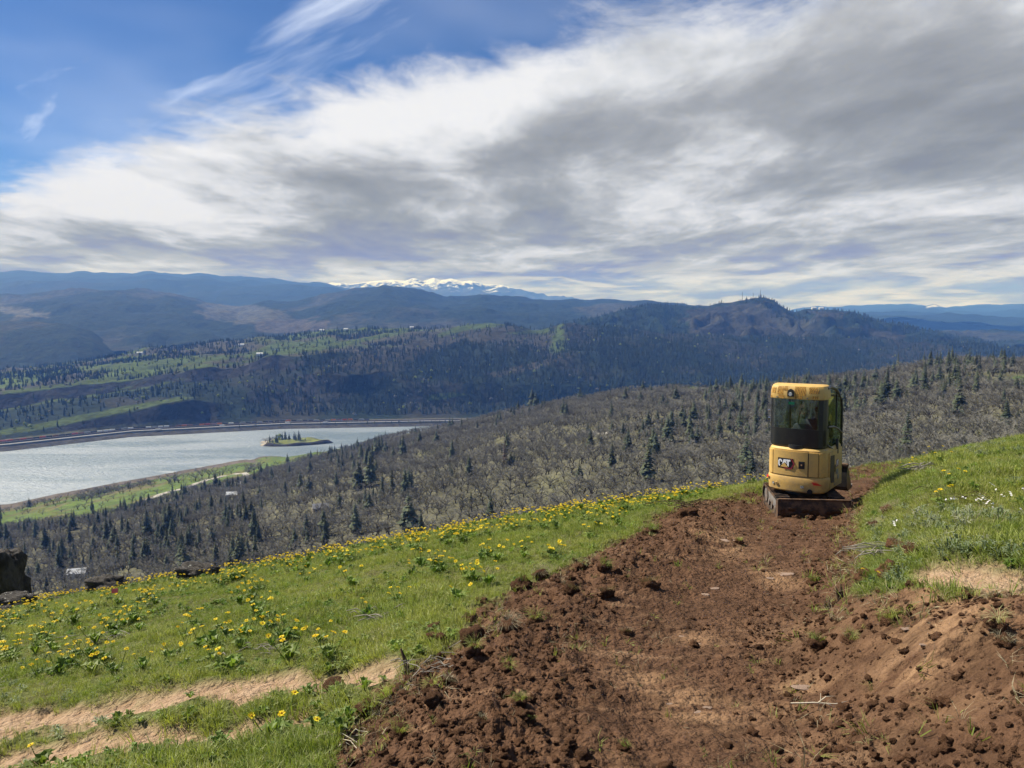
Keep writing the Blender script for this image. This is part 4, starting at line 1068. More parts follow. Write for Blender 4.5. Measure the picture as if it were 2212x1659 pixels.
tries = 0
while len(pos) < 700 and tries < 60000:
    tries += 1
    su = fr.uniform(-60, 2060); cv = float(crest_v(su * SC)) / SC; sv = cv + 1 + fr.random() ** 1.6 * 240
    if sv > 1480: continue
    if fr.random() > bal_density(su, sv): continue
    x, y = unproj_near(su, sv); x, y = float(x), float(y)
    if not (2.5 < y < 27): continue
    if clus(x, y) < fr.uniform(-.30, .12): continue
    if dirt_amt(np.array([x]), np.array([y]))[0] > 0.01 or tan_amt(np.array([x]), np.array([y]))[0] > .05: continue
    pos.append((x, y))
pos = np.array(pos); pz = near_z(pos[:, 0], pos[:, 1]); PU, PV = project(pos[:, 0], pos[:, 1], pz + .2)
order = np.argsort(np.where((PU > 0) & (PU < 1024), pos[:, 1], 999))
BL = 'yellow flowered balsamroot clump growing in the green slope turf'
def place_balsam(x, y, z, k, s, rz, label, group):
    fol, fls = BALSAM[k]
    e = empty('balsamroot_plant', (x, y, z), rz); e.scale = (s, s, s)
    link(bpy.data.objects.new('foliage', fol), e)
    for m_ in fls: link(bpy.data.objects.new('flower', m_), e)
    return tag(e, label, 'plant', group)
def bal_place(x, y):
    U, V = project(x, y, float(near_z(np.array([x]), np.array([y]))[0])); cv = float(crest_v(U))
    if U > 760: return 'on the turf beside the trail beyond the excavator'
    if V < cv + 14: return 'on the rim against the dark woodland' if U < 350 else 'on the rim near the spoil edge'
    if U > 330: return 'in the turf left of the dug soil'
    return 'in the turf above the tan old trail' if V > cv + 55 else 'in the turf just below the rim rocks'
for i in order[:285]:
    kb = int(rng.choice([0, 1, 2, 2, 3, 3, 4, 5])); sb_ = rng.uniform(.62, .98)
    place_balsam(pos[i, 0], pos[i, 1], pz[i] + .01, kb, sb_, rng.uniform(-.8, .8), '%s balsamroot with %s yellow bloom%s %s' % ('small' if sb_ < .8 else 'big', ('two', 'two', 'three', 'four', 'five', 'one')[kb], '' if kb == 5 else 's', bal_place(pos[i, 0], pos[i, 1])), 'balsamroot clumps on the slope')
rest_i = order[285:]
src = []
for fol, fls in BALSAM[:5]:
    vs, fs, ms = [], [], []
    parts = [([tuple(v.co) for v in fol.vertices], [list(p.vertices) for p in fol.polygons], M_forb)]
    for m_ in fls:
        for si, mt in enumerate(m_.materials):
            vv = [tuple(v.co) for v in m_.vertices]; parts.append((vv, [list(p.vertices) for p in m_.polygons if p.material_index == si], mt))
    src.append(join_meshes('s', parts))
n = len(rest_i)
scatter_stuff('farther_balsamroot', np.stack([pos[rest_i, 0], pos[rest_i, 1], pz[rest_i] + .01], 1), np.stack([np.zeros(n)] * 2 + [gs.uniform(-.8, .8, n)], 1), gs.uniform(.65, 1.0, n), gs.integers(0, 5, n), src)
# singled-out plants beside the old trail
x, y, z = at_s(592, 1603); place_balsam(x, y, z, 2, .85, .4, 'large leafy balsamroot with three drooping blooms between old trail and dug soil', None)
x, y, z = at_s(690, 1585); e = place_balsam(x, y, z, 5, .75, 2.0, 'wilted pale balsamroot plant with one bloom at the rim of dug soil', None)
x, y, z = at_s(92, 1660); place_balsam(x, y, z, 5, .7, 0, 'single balsamroot bloom beside the lower rut of the tan old trail', None)
x, y, z = at_s(470, 1458); place_balsam(x, y, z, 0, .8, 0, 'small leafy balsamroot just above the upper rut of the tan old trail', None)

# white phlox on the uphill turf
M_white, nb = new_mat('white_petals'); finish(nb, principled(nb, nb.mix(nb.rnd(), (0.80, 0.74, 0.78, 1), (0.85, 0.84, 0.80, 1)), .6))
def phlox(rs):
    r = random.Random(rs); out = []
    for j in range(3):
        a = r.uniform(0, 6.28); q = r.uniform(0, .05); top = Vector((math.cos(a) * q, math.sin(a) * q, r.uniform(.12, .2))); v, f = [], []
        tv, tf = tube([(0, 0, 0), top], [.002, .002], 3)
        R = Euler((r.uniform(-.6, 1.0), r.uniform(-.6, .6), r.uniform(0, 6))).to_matrix()
        for k in range(5):
            b2 = 2 * math.pi * k / 5; d = Vector((math.cos(b2), math.sin(b2), 0)); s = Vector((-d.y, d.x, 0)) * .008; b = len(v)
            v += [top + R @ (d * .002), top + R @ (d * .016 + s), top + R @ (d * .024), top + R @ (d * .016 - s)]; f.append([b, b + 1, b + 2, b + 3])
        out.append(join_meshes('blossom', [(tv, tf, M_forb), (v, f, M_white)]).data)
    return out
PH = [phlox(k) for k in (1, 2, 3)]
for k, (a, b) in enumerate([(880, 905), (1165, 865), (1210, 840), (1240, 820), (1240, 880), (1360, 830), (1480, 800), (1490, 830), (1530, 820), (1560, 780), (1550, 845), (1580, 810), (1620, 850), (1665, 880), (1690, 940), (1665, 705), (1710, 730), (1785, 765), (1870, 740), (2010, 700), (2000, 940), (605, 1025), (635, 1015), (1220, 860), (1545, 800), (1255, 840)]):
    x, y, z = at_s((3300 + a / 2.765) * .5486, (1700 + b / 2.765) * .5486 + 14)
    e = empty('white_wildflower', (x, y, z), rng.uniform(0, 6)); e.scale = (.6,) * 3
    for m_ in PH[k % 3]: link(bpy.data.objects.new('blossom', m_), e)
    tag(e, 'small white wildflower in the tall grass above the cut bank', 'flower', 'white wildflowers above the cut bank')

# ---------------------------------------------------------------- soil clods
M_clod, nb = new_mat('dry_brown_clod'); p = nb.objco(); c_ = nb.noise(p, 14, 4, .6)
cc = nb.mix(nb.mr(c_, .3, .7), (0.080, 0.040, 0.022, 1), (0.175, 0.094, 0.053, 1)); cc = nb.vm('SCALE', cc, scale=nb.mr(nb.rnd(), 0, 1, .7, 1.3, False))
finish(nb, principled(nb, cc, .95, nb.bump(nb.noise(p, 22, 5, .65), .06, .8), spec=.08))
def clod_mesh(name, rs, sub=2, rough=.28, mat=None, flat=.75, boxy=0.0):
    bm = bmesh.new(); bmesh.ops.create_icosphere(bm, subdivisions=sub, radius=.5); r = random.Random(rs); o = [r.uniform(0, 90) for _ in range(3)]
    from mathutils import noise as mn
    for v in bm.verts:
        d = v.co.normalized()
        if boxy:
            m_ = max(abs(d.x), abs(d.y), abs(d.z)); v.co = v.co.lerp(d / m_ * .42, boxy)
        k = mn.fractal(Vector((d.x * 1.7 + o[0], d.y * 1.7 + o[1], d.z * 1.7 + o[2])), .7, 2.1, 4)
        v.co *= 1 + rough * k
        v.co.z *= flat
    me = bpy.data.meshes.new(name); bm.to_mesh(me); bm.free(); me.materials.append(mat or M_clod)
    me.polygons.foreach_set('use_smooth', [sub > 2] * len(me.polygons)); return me
CLOD = [clod_mesh('clod', k, 3, .62) for k in range(1, 6)]
CLOD_S = [bpy.data.objects.new('s', clod_mesh('clod', k, 2, .75)) for k in range(11, 17)]
x, y = sample_ground(120000, 1.9, 24.0, power=1.25)
dm = dirt_amt(x, y); d = groove_d(x, y)
w = .05 + .22 * sstep(d, .3, .6) + .45 * sstep(d, -1.4, -1.9) + .9 * np.exp(-((d - .05) / .35) ** 2) + .55 * np.exp(-((d + 2.6) / .7) ** 2) + .5 * sstep(d, .9, 1.6) * sstep(y, 6, 3) + .5 * sstep(fbm(x * 1.2 + 3, y * 1.2, 3), .02, .2)
keep = (dm > .35) & (gs.random(len(x)) < np.clip(w * .5, 0, 1))
x, y = x[keep], y[keep]; z = near_z(x, y); n = len(x)
size = np.exp(gs.normal(math.log(.0175), .55, n)); size = np.clip(size, .009, .085)
big = np.argsort(-(size / y) * ((CX + F_PX * x / y > 5) & (CX + F_PX * x / y < 1019) & (z / y > -.66)))
for i in big[:255]:
    o = bpy.data.objects.new('soil_clod', CLOD[i % 5]); link(o); s = size[i] * 1.05
    o.location = (x[i], y[i], z[i] + s * .10); o.rotation_euler = (gs.uniform(-.5, .5), gs.uniform(-.5, .5), gs.uniform(0, 6.28)); o.scale = (s * gs.uniform(.9, 1.4), s * gs.uniform(.8, 1.2), s)
    dd = float(groove_d(np.array([x[i]]), np.array([y[i]]))[0])
    pl = 'on the spoil rim left of the tread' if dd < -1.7 else ('on the bare trail tread' if dd < -.35 else ('in the groove at the foot of the cut bank' if dd < .4 else 'on the face of the cut bank'))
    tag(o, '%s brown soil clod %s' % ('fist-sized' if s > .075 else ('egg-sized' if s > .045 else 'walnut-sized'), pl), 'clod', 'loose clods on the dug trail')
k = big[255:]; n = len(k)
scatter_stuff('loose_crumbled_soil', np.stack([x[k], y[k], z[k]], 1), np.stack([gs.uniform(-.5, .5, n), gs.uniform(-.5, .5, n), gs.uniform(0, 6.28, n)], 1), size[k] * 1.15, gs.integers(0, 6, n), CLOD_S)
print('clods', n)
# named big clods and sods
SOD_G = [mesh_of('grass_tuft', (lambda vf: ([q for q in vf[0]], vf[1]))(tuft(k, 90, L=(.5, 1.0), spread=.42, w=.012, bend=(.5, 1.3), wind=(-.3, -.3))), M_grass) for k in (201, 202, 203)]
SOD_S = [mesh_of('grass_tuft', tuft(k, 120, L=(.25, .75), spread=.62, w=.008, bend=(1.0, 1.7), wind=(.5, -.5)), M_straw) for k in (204, 205)]
def sod(su, sv, s, label, straw=False, tiltx=0.0, tilty=0.0, k=0):
    s = s * .66; x, y, z = at_s(su, sv); e = empty('sod_clump', (x, y, z + s * .12), rng.uniform(0, 6.28)); e.scale = (s, s, s)
    a = link(bpy.data.objects.new('soil', CLOD[k % 5]), e); a.scale = (1.0, .9, .9)
    b_ = link(bpy.data.objects.new('grass_tuft', (SOD_S[k % 2] if straw else SOD_G[k % 3])), e); b_.location = (0.05, -.05, .26); b_.rotation_euler = (tiltx, tilty, -e.rotation_euler.z); b_.scale = (.8, .8, .75)
    return tag(e, label, 'sod', 'torn sods along the dug trail')
Z6 = lambda a, b: ((1300 + a / 1.58) * .5486, (2000 + b / 1.58) * .5486)
Z7 = lambda a, b: ((2632 + a / 1.4757) * .5486, (1900 + b / 1.4757) * .5486)
L1 = 'uprooted sod clump with bent green grass lying on the spoil rim'; L2 = 'uprooted sod clump with green grass lying on the bare tread'; L3 = 'torn sod with dry straw-coloured grass on the spoil rim'; L4 = 'torn sod clump hanging on the edge of the cut bank'
for k, (a, b, s, l, st) in enumerate([(1200, 555, .34, L1, 0), (1310, 470, .30, L3, 1), (940, 640, .2, L3, 1), (1700, 445, .25, L1, 0), (1990, 455, .3, L3, 1), (1840, 690, .16, L2, 1), (1270, 790, .22, L1, 0), (1110, 845, .24, L3, 1), (870, 775, .22, L1, 0), (890, 995, .22, L1, 0), (1100, 1100, .16, L1, 0), (1720, 560, .22, L3, 1),
                                 (2000, 175, .25, L1, 0), (1570, 410, .24, L1, 0), (740, 1200, .15, L3, 1), (640, 1245, .18, L1, 0), (430, 1500, .20, L1, 0), (1180, 1290, .15, L2, 0), (1240, 1370, .12, L2, 0), (960, 1440, .14, L3, 1), (1830, 1365, .10, L2, 0), (1490, 590, .28, L3, 1), (330, 1260, .26, L1, 0), (230, 1330, .24, L1, 0)]):
    sod(*Z6(a, b), s, l, st, rng.uniform(-.6, .3), rng.uniform(-.5, .5), k)
for k, (a, b, s, l, st) in enumerate([(1290, 530, .36, L4, 0), (1140, 490, .30, L4, 0), (1010, 655, .16, L2, 1), (870, 725, .24, L2, 0), (1060, 780, .2, L2, 0), (850, 400, .22, L2, 0), (410, 290, .2, L1, 0), (1280, 160, .3, L4, 1), (1200, 200, .25, L4, 1), (1900, 905, .22, L4, 0), (1960, 985, .18, L4, 1), (1420, 460, .28, L4, 1), (1330, 380, .3, L4, 1), (1420, 640, .2, L4, 0), (1290, 770, .2, L4, 0)]):
    sod(*Z7(a, b), s, l, st, rng.uniform(-.4, .3), rng.uniform(-.5, .5), k)
for k, (su, sv, s, l) in enumerate([(937, 1388, .11, 'rounded brown soil lump perched on grass above two smaller lumps'), (Z6(640, 890)[0], Z6(640, 890)[1], .10, 'brown soil lump below the perched rounded one'), (Z6(690, 910)[0], Z6(690, 910)[1], .08, 'small brown soil lump beside two bigger ones at the turf rim'),
                                    (Z6(880, 900)[0], Z6(880, 900)[1], .17, 'big dark overturned soil block with an undercut side at the spoil rim'), (722, 1478, .17, 'dark root-bound soil lump lying on the old tan trail'), (Z7(1310, 1455)[0], Z7(1310, 1455)[1], .17, 'large angular soil clod in the foot of the cut'), (Z7(1180, 1495)[0], Z7(1180, 1495)[1], .07, 'rounded clod beside the large angular clod'),
                                    (Z6(1570, 1500)[0], Z6(1570, 1500)[1], .08, 'dark rounded clod on the tread near loose crumbs'), (Z6(2090, 1415)[0], Z6(2090, 1415)[1], .075, 'long brown clod on the tread'), (Z6(640, 1345)[0], Z6(640, 1345)[1], .1, 'pointed wedge-shaped brown clod on the spoil'), (Z7(500, 1180)[0], Z7(500, 1180)[1], .06, 'pair of fused dark clods on the smooth tread')]):
    x, y, z = at_s(su, sv); o = bpy.data.objects.new('soil_block', clod_mesh('soil_block', 300 + k, 3, .42, boxy=.35)); link(o); o.location = (x, y, z + s * .3); o.scale = (s * 1.25, s, s * 1.05); o.rotation_euler = (rng.uniform(-.3, .3), rng.uniform(-.3, .3), rng.uniform(0, 6)); tag(o, l, 'clod')

# ---------------------------------------------------------------- rocks
M_rock, nb = new_mat('basalt_with_lichen'); p = nb.objco(); a_ = nb.noise(p, 5, 6, .65)
rc = nb.mix(nb.mr(a_, .35, .65), (0.035, 0.032, 0.030, 1), (0.105, 0.095, 0.085, 1)); rc = nb.mix(nb.mr(nb.noise(p, 9, 5, .6), .60, .66), rc, (0.42, 0.42, 0.38, 1))
finish(nb, principled(nb, rc, .9, nb.bump(nb.noise(p, 12, 6, .7), .1, .9), spec=.15))
M_dark, nb = new_mat('dark_basalt'); p = nb.objco(); a_ = nb.noise(p, 4, 6, .65)
finish(nb, principled(nb, nb.mix(nb.mr(a_, .35, .65), (0.035, 0.032, 0.030, 1), (0.11, 0.10, 0.09, 1)), .9, nb.bump(nb.noise(p, 8, 6, .7), .12, .9), spec=.15))
def rock(name, su, sv, w, d, h, label, rs, mat=M_rock, Yover=None, sink=.25, boxy=.55, rz=0.0):
    if Yover: x = (su * SC - CX) / F_PX * Yover; y = Yover; z = float(near_z(np.array([x]), np.array([y]))[0])
    else: x, y, z = at_s(su, sv)
    o = bpy.data.objects.new(name, clod_mesh(name, rs, 4, .32, mat, 1.0, boxy)); link(o); o.location = (x, y, z + h * (.5 - sink)); o.scale = (w * 1.15, d * 1.15, h * 1.15); o.rotation_euler = (rng.uniform(-.1, .1), rng.uniform(-.12, .12), rz)
    return tag(o, label, 'rock')
rock('basalt_pillar', -18, 0, 1.0, 1.1, 2.1, 'tall dark basalt pillar rising behind the flowery rim', 401, M_dark, Yover=24.5, sink=.12, boxy=.5)
rock('flat_rock', 26, 1289, 1.0, .7, .42, 'flat grey slab at the foot of the dark basalt pillar', 402, sink=.0)
rock('flat_rock', 4, 1296, .45, .4, .3, 'small dark block beside the flat grey slab', 403, M_dark, sink=.1)
rock('boulder', 227, 1252, .92, .7, .50, 'rounded dark boulder standing on the rim of the flowery slope', 404, M_dark, sink=.02, boxy=.2)
rock('boulder', 430, 1256, .95, .6, .42, 'flat boulder with white lichen patches in the turf', 405, sink=.2)
rock('flat_rock', 8, 1327, .34, .3, .2, 'small pale stone in the turf below the dark pillar', 406)
rock('flat_rock', 1335, 1086, .95, .28, .2, 'long dark log-like rock with lichen among yellow flowers', 407, sink=.15, rz=.5)
rock('stone', 1484, 1128, .3, .24, .2, 'brown stone at the spoil rim beside the brush heap', 408, M_clod)
rock('stone', 115, 1262, .4, .3, .18, 'low grey stone on the rim between the slab and the round boulder', 409)
M_slab, nb = new_mat('tan_shale'); p = nb.objco(); finish(nb, principled(nb, nb.mix(nb.noise(p, 8, 5, .6), (0.24, 0.16, 0.115, 1), (0.40, 0.29, 0.22, 1)), .85, nb.bump(nb.noise(p, 20, 4, .6), .03, .6)))
for k, (a, b, s) in enumerate([(1505, 1325, .12), (1475, 1318, .08), (1560, 1155, .26), (1585, 1148, .18), (1520, 1240, .16), (1545, 1228, .12), (1700, 1186, .22), (1670, 1195, .16), (1740, 1378, .2), (1960, 1350, .10), (1995, 1385, .08), (1505, 1450, .1), (1530, 1438, .08), (1450, 1445, .07)]):
    x, y, z = at_s(a, b); o = bpy.data.objects.new('flat_stone', clod_mesh('flat_stone', 430 + k, 2, .3, M_slab, .22, .6)); link(o); s *= .6; o.location = (x, y, z - s * .02); o.scale = (s * 1.5, s * .8, s * .7); o.rotation_euler = (rng.uniform(-.1, .05), rng.uniform(-.1, .1), rng.uniform(-.4, .4)); tag(o, 'thin tan stone flake exposed in the dug tread', 'stone', 'tan stone flakes in the tread')

# ---------------------------------------------------------------- sticks, snags, brush
M_wood, nb = new_mat('weathered_wood'); p = nb.objco(); finish(nb, principled(nb, nb.mix(nb.noise(p, 12, 4, .6), (0.17, 0.15, 0.125, 1), (0.36, 0.33, 0.28, 1)), .9))
M_root, nb = new_mat('dark_root_bark'); p = nb.objco(); finish(nb, principled(nb, nb.mix(nb.noise(p, 30, 5, .6), (0.035, 0.024, 0.015, 1), (0.13, 0.085, 0.045, 1)), .95, nb.bump(nb.noise(p, 60, 4, .6), .02, .8)))
M_pale, nb = new_mat('pale_peeled_twig'); finish(nb, principled(nb, (0.62, 0.55, 0.42, 1), .8))
def sticks(name, lines, mat, loc, rz, label, cat, sides=5, part='stick'):
    e = empty(name, loc, rz)
    for pts, rad in lines:
        v, f = tube(pts, rad, sides); mesh_obj(part, [tuple(q) for q in v], f, mat, e, smooth=True)
    return tag(e, label, cat)
x, y, z = at_s(883, 1462)
sticks('root_snag', [([(0, 0, -.05), (-.012, 0, .06), (-.035, .01, .14), (-.062, 0, .225)], [.030, .024, .015, .008]), ([(.0, 0, .03), (.06, -.02, .05), (.14, -.03, .035), (.24, .0, .01)], [.014, .011, .008, .005]), ([(.02, 0, 0), (.05, -.05, .01), (.13, -.09, -.01)], [.012, .009, .004])], M_root, (x, y, z), 0, 'upright dark root snag at the end of the old tan trail', 'snag', 7, 'root')
for a, b, h, l in ((1817, 1228, .17, 'charred split stub sticking out of the cut bank'), (1793, 1238, .12, 'small charred stub beside the split stub in the cut bank')):
    x, y, z = at_s(a, b); sticks('burnt_stub', [([(0, 0, -.05), (.01, 0, h * .5), (.0, 0, h)], [.028, .026, .006]), ([(0, 0, 0), (-.03, 0, h * .5), (-.045, 0, h * .85)], [.02, .016, .004])], M_root, (x, y, z), 0, l, 'stub', 6, 'stub_wood')
x, y, z = at_s(1775, 1428)
sticks('forked_twig', [([(-.19, .02, .02), (-.05, -.02, .045), (.10, -.01, .03), (.20, .02, .035)], [.004, .005, .004, .002]), ([(-.02, -.02, .045), (.05, .03, .06), (.13, .06, .05)], [.004, .003, .0015]), ([(.03, -.015, .04), (.08, -.05, .03)], [.003, .0015]), ([(.0, -.01, .04), (.01, .02, .09)], [.002, .001])], M_pale, (x, y, z), 0, 'pale forked twig lying across the smooth tread', 'twig', 4)
def brush(name, su, sv, n, L, rad, mat, label, seed, flat=.25, spread=.5):
    x, y, z = at_s(su, sv); r = random.Random(seed); lines = []
    for k in range(n):
        a = r.uniform(-.9, .9) + (math.pi if r.random() < .5 else 0); c = Vector((r.gauss(0, spread * .5), r.gauss(0, spread * .35), r.uniform(.0, flat * L * .35)))
        d = Vector((math.cos(a), math.sin(a), r.uniform(-.1, flat * .7))) * L * r.uniform(.12, .42)
        m_ = c + Vector((0, 0, r.uniform(0, .05)))
        lines.append(([c - d, m_, c + d], [rad * .8, rad * r.uniform(.7, 1.2), rad * .3]))
    return sticks(name, lines, mat, (x, y, z), 0, label, 'branches', 4, 'branch')
brush('branch_pile', 2015, 1042, 34, .62, .010, M_wood, 'heap of weathered grey branches lying in the uphill grass', 1, .3, .45)
brush('branch_pile', 1490, 1112, 30, .55, .008, M_root, 'dark brush heap on the turf beside the spoil rim', 2, .35, .5)
brush('dead_stalk_heap', 845, 1338, 26, .40, .006, M_wood, 'heap of bleached dead leaves and stalks in the green turf', 3, .2, .45)
brush('dead_stalk_heap', 580, 1412, 18, .26, .005, M_wood, 'small heap of dead stalks near the yellow flowers', 4, .25, .3)
brush('dead_stalk_heap', *Z6(700, 1035), 26, .36, .004, M_wood, 'tangle of grey twigs beside the upright root snag', 5, .15, .4)
brush('dead_stalk_heap', *Z7(1250, 395), 26, .6, .006, M_wood, 'tangle of dry twigs at the lip of the cut bank', 6, .3, .5)
brush('dead_stalk_heap', 215, 1392, 20, .5, .006, M_wood, 'dead stalks mixed into silvery shrub on the flowery slope', 7, .3, .5)
brush('dead_stalk_heap', 2105, 1105, 22, .5, .004, M_root, 'dark dry stems among the white wildflowers', 8, .5, .6)
brush('torn_root_heap', *Z6(60, 1480), 16, .22, .004, M_pale, 'pale torn roots in soil at the near spoil rim', 9, .4, .2)
# pink survey flag
x, y, z = at_s(243, 1318)
e = empty('pin_flag', (x, y, z)); v, f = tube([(0, 0, -.05), (0, 0, .38)], [.004, .004], 5); mesh_obj('wire_stem', [tuple(q) for q in v], f, M_wood, e)
M_pink, nb = new_mat('pink_plastic'); finish(nb, principled(nb, (0.85, 0.16, 0.20, 1), .5))
ff = [(0, 0, .38), (.06, .01, .385), (.13, -.01, .40), (.13, -.012, .31), (.06, .012, .30), (0, 0, .29)]
mesh_obj('flag_cloth', ff + [(a, b + .002, c) for a, b, c in ff], [[0, 1, 4, 5], [1, 2, 3, 4], [11, 10, 7, 6], [10, 9, 8, 7], [0, 6, 7, 1], [1, 7, 8, 2], [2, 8, 9, 3], [3, 9, 10, 4], [4, 10, 11, 5]], M_pink, e)
tag(e, 'pink marker flag on a wire among yellow flowers', 'flag')
# ---------------------------------------------------------------- mini excavator
def paint_mat(name, base, rough=.38, dirt=(0.10, 0.06, 0.035), dirt_amt_=.35, spec=.5, zlow=.9):
    m, n = new_mat(name); p = n.objco(); z = n.sep(p)[2]
    a = n.noise(p, 7, 5, .6); b = n.noise(p, 40, 4, .6)
    k = n.m('MULTIPLY', n.mr(n.m('ADD', n.m('MULTIPLY', a, .7), n.m('MULTIPLY', b, .3)), .42, .70), dirt_amt_)
    k = n.m('ADD', k, n.m('MULTIPLY', n.mr(z, .35, zlow, .45, 0.0), n.mr(a, .35, .6)))
    c = n.mix(k, c4(base), c4(dirt))
    finish(n, principled(n, c, n.mr(b, .3, .7, rough, rough + .2, False), spec=spec)); return m
M_yel = paint_mat('machine_yellow', (0.66, 0.415, 0.115), .45, (0.33, 0.22, 0.11), .42)
M_blk = paint_mat('machine_black', (0.016, 0.017, 0.020), .33, (0.07, 0.06, 0.05), .25, .5)
M_rub = paint_mat('muddy_rubber', (0.035, 0.030, 0.027), .9, (0.13, 0.080, 0.050), .85, .2, 1.2)
M_mud = paint_mat('muddy_steel', (0.055, 0.040, 0.032), .9, (0.155, 0.092, 0.055), 1.3, .2, 1.4)
M_gry = paint_mat('grey_cast_steel', (0.20, 0.19, 0.18), .6, (0.13, 0.085, 0.055), .6, .4)
M_red, nb = new_mat('red_reflector'); finish(nb, principled(nb, (0.72, 0.035, 0.025, 1), .3, spec=.6))
M_badge_red, nb = new_mat('badge_red'); finish(nb, principled(nb, (0.26, 0.030, 0.045, 1), .4))
M_badge_wht, nb = new_mat('badge_white'); finish(nb, principled(nb, (0.82, 0.83, 0.84, 1), .4))
M_badge_blk, nb = new_mat('badge_black'); finish(nb, principled(nb, (0.02, 0.02, 0.024, 1), .4))
M_chrome, nb = new_mat('bright_lock_steel'); finish(nb, principled(nb, (0.9, 0.9, 0.9, 1), .15, metal=1.0))
M_sticker, nb = new_mat('white_decal'); finish(nb, principled(nb, nb.mix(nb.mr(nb.noise(nb.objco(), 60, 2), .45, .5), (0.5, 0.5, 0.46, 1), (0.16, 0.15, 0.12, 1)), .5))
M_grn, nb = new_mat('green_decal'); finish(nb, principled(nb, (0.03, 0.30, 0.13, 1), .5))
M_lamp, nb = new_mat('lamp_lens'); finish(nb, principled(nb, (0.45, 0.46, 0.45, 1), .15, spec=.8))
M_perf, nb = new_mat('perforated_grille'); p = nb.objco(); hx = nb.voro(p, 62.0, rnd=.25)
finish(nb, principled(nb, nb.mix(nb.mr(hx, .40, .50), (0.055, 0.022, 0.012, 1), (0.58, 0.31, 0.055, 1)), .5))
M_mesh, nb = new_mat('dark_side_grille'); p = nb.objco(); finish(nb, principled(nb, nb.mix(nb.mr(nb.voro(p, 90.0, rnd=.2), .35, .5), (0.012, 0.010, 0.008, 1), (0.12, 0.085, 0.04, 1)), .6))
M_glass, nb = new_mat('tinted_cab_glass')
tp = nb.n.new('ShaderNodeBsdfTransparent'); tp.inputs[0].default_value = (0.46, 0.56, 0.60, 1); gl = nb.n.new('ShaderNodeBsdfGlossy'); gl.inputs['Roughness'].default_value = .03
ge = nb.n.new('ShaderNodeNewGeometry'); cs = nb.m('ABSOLUTE', nb.vm('DOT_PRODUCT', ge.outputs['Normal'], ge.outputs['Incoming'])); fz = nb.m('ADD', nb.m('MULTIPLY', nb.m('POWER', nb.m('SUBTRACT', 1.0, cs), 5.0), .60), .07); mx = nb.n.new('ShaderNodeMixShader')
nb.l.new(fz, mx.inputs[0]); nb.l.new(tp.outputs[0], mx.inputs[1]); nb.l.new(gl.outputs[0], mx.inputs[2]); finish(nb, mx.outputs[0])
M_glass2, nb = new_mat('clear_cab_glass')
tp = nb.n.new('ShaderNodeBsdfTransparent'); tp.inputs[0].default_value = (0.50, 0.60, 0.56, 1); gl = nb.n.new('ShaderNodeBsdfGlossy'); gl.inputs['Roughness'].default_value = .05
mx = nb.n.new('ShaderNodeMixShader'); mx.inputs[0].default_value = .06; nb.l.new(tp.outputs[0], mx.inputs[1]); nb.l.new(gl.outputs[0], mx.inputs[2]); finish(nb, mx.outputs[0])
M_seat, nb = new_mat('grey_seat_vinyl'); finish(nb, principled(nb, (0.10, 0.11, 0.115, 1), .6))

_a, _m = px_ray(1745 * SC, 1119 * SC)
_ys = np.linspace(8.0, 18.0, 400); _zz = near_z(float(_a) * _ys, _ys); _k = int(np.argmax(_zz >= float(_m) * _ys))
dig_y = float(np.clip(_ys[_k], 11.9, 13.2)) + 0.95; dig_x = float(_a) * dig_y - .11
_q = [(dig_x + a_, dig_y + b_) for a_ in (-.5, 0, .5) for b_ in (-.7, 0, .7)]
dig_z = float(np.median(near_z(np.array([q[0] for q in _q]), np.array([q[1] for q in _q]))))
print('digger at', dig_x, dig_y, dig_z)
DIG = empty('mini_excavator', (dig_x, dig_y, dig_z)); DIG.rotation_euler = (0.0, math.radians(-0.9), 0); DIG.scale = (1.0, 1.0, 1.035)
tag(DIG, 'yellow and black mini excavator seen from behind on the fresh dirt trail', 'excavator')
ray_az = math.atan2(dig_x, dig_y)
UP = Matrix.Rotation(-(ray_az + math.radians(16)), 4, 'Z'); LOW = Matrix.Rotation(-(ray_az - math.radians(13)), 4, 'Z')
def part(name, v, f, mat, M=None, parent=None, smooth=False, bevel=0.0, seg=2):
    M = UP if M is None else M
    vv = [tuple(M @ Vector(p)) for p in v]
    bm = bmesh.new(); bv = [bm.verts.new(p) for p in vv]
    for q in f:
        try: bm.faces.new([bv[i] for i in q])
        except ValueError: pass
    bmesh.ops.recalc_face_normals(bm, faces=bm.faces)
    if bevel > 0:
        bmesh.ops.bevel(bm, geom=[e for e in bm.edges if len(e.link_faces) == 2 and e.calc_face_angle(0) > .5], offset=bevel, segments=seg, profile=.6, affect='EDGES')
    o = bm_obj(name, bm, mat, parent or DIG, True); o.data.set_sharp_from_angle(angle=math.radians(30)); return o
def box_vf(x0, x1, y0, y1, z0, z1):
    v = [(x, y, z) for z in (z0, z1) for y in (y0, y1) for x in (x0, x1)]
    return v, [[0, 1, 3, 2], [4, 6, 7, 5], [0, 4, 5, 1], [2, 3, 7, 6], [0, 2, 6, 4], [1, 5, 7, 3]]
PLAN = [(-.53, .60), (-.53, .15), (-.53, -.26), (-.518, -.37), (-.485, -.455), (-.43, -.51), (-.33, -.548), (-.2, -.574), (-.07, -.588), (.07, -.588), (.2, -.574), (.33, -.548), (.43, -.51), (.485, -.455), (.518, -.37), (.53, -.26), (.53, .15), (.53, .60)]
def plan_at(sx, sy=1.0, off=0.0): return [(x * sx, y * sx) for x, y in PLAN]
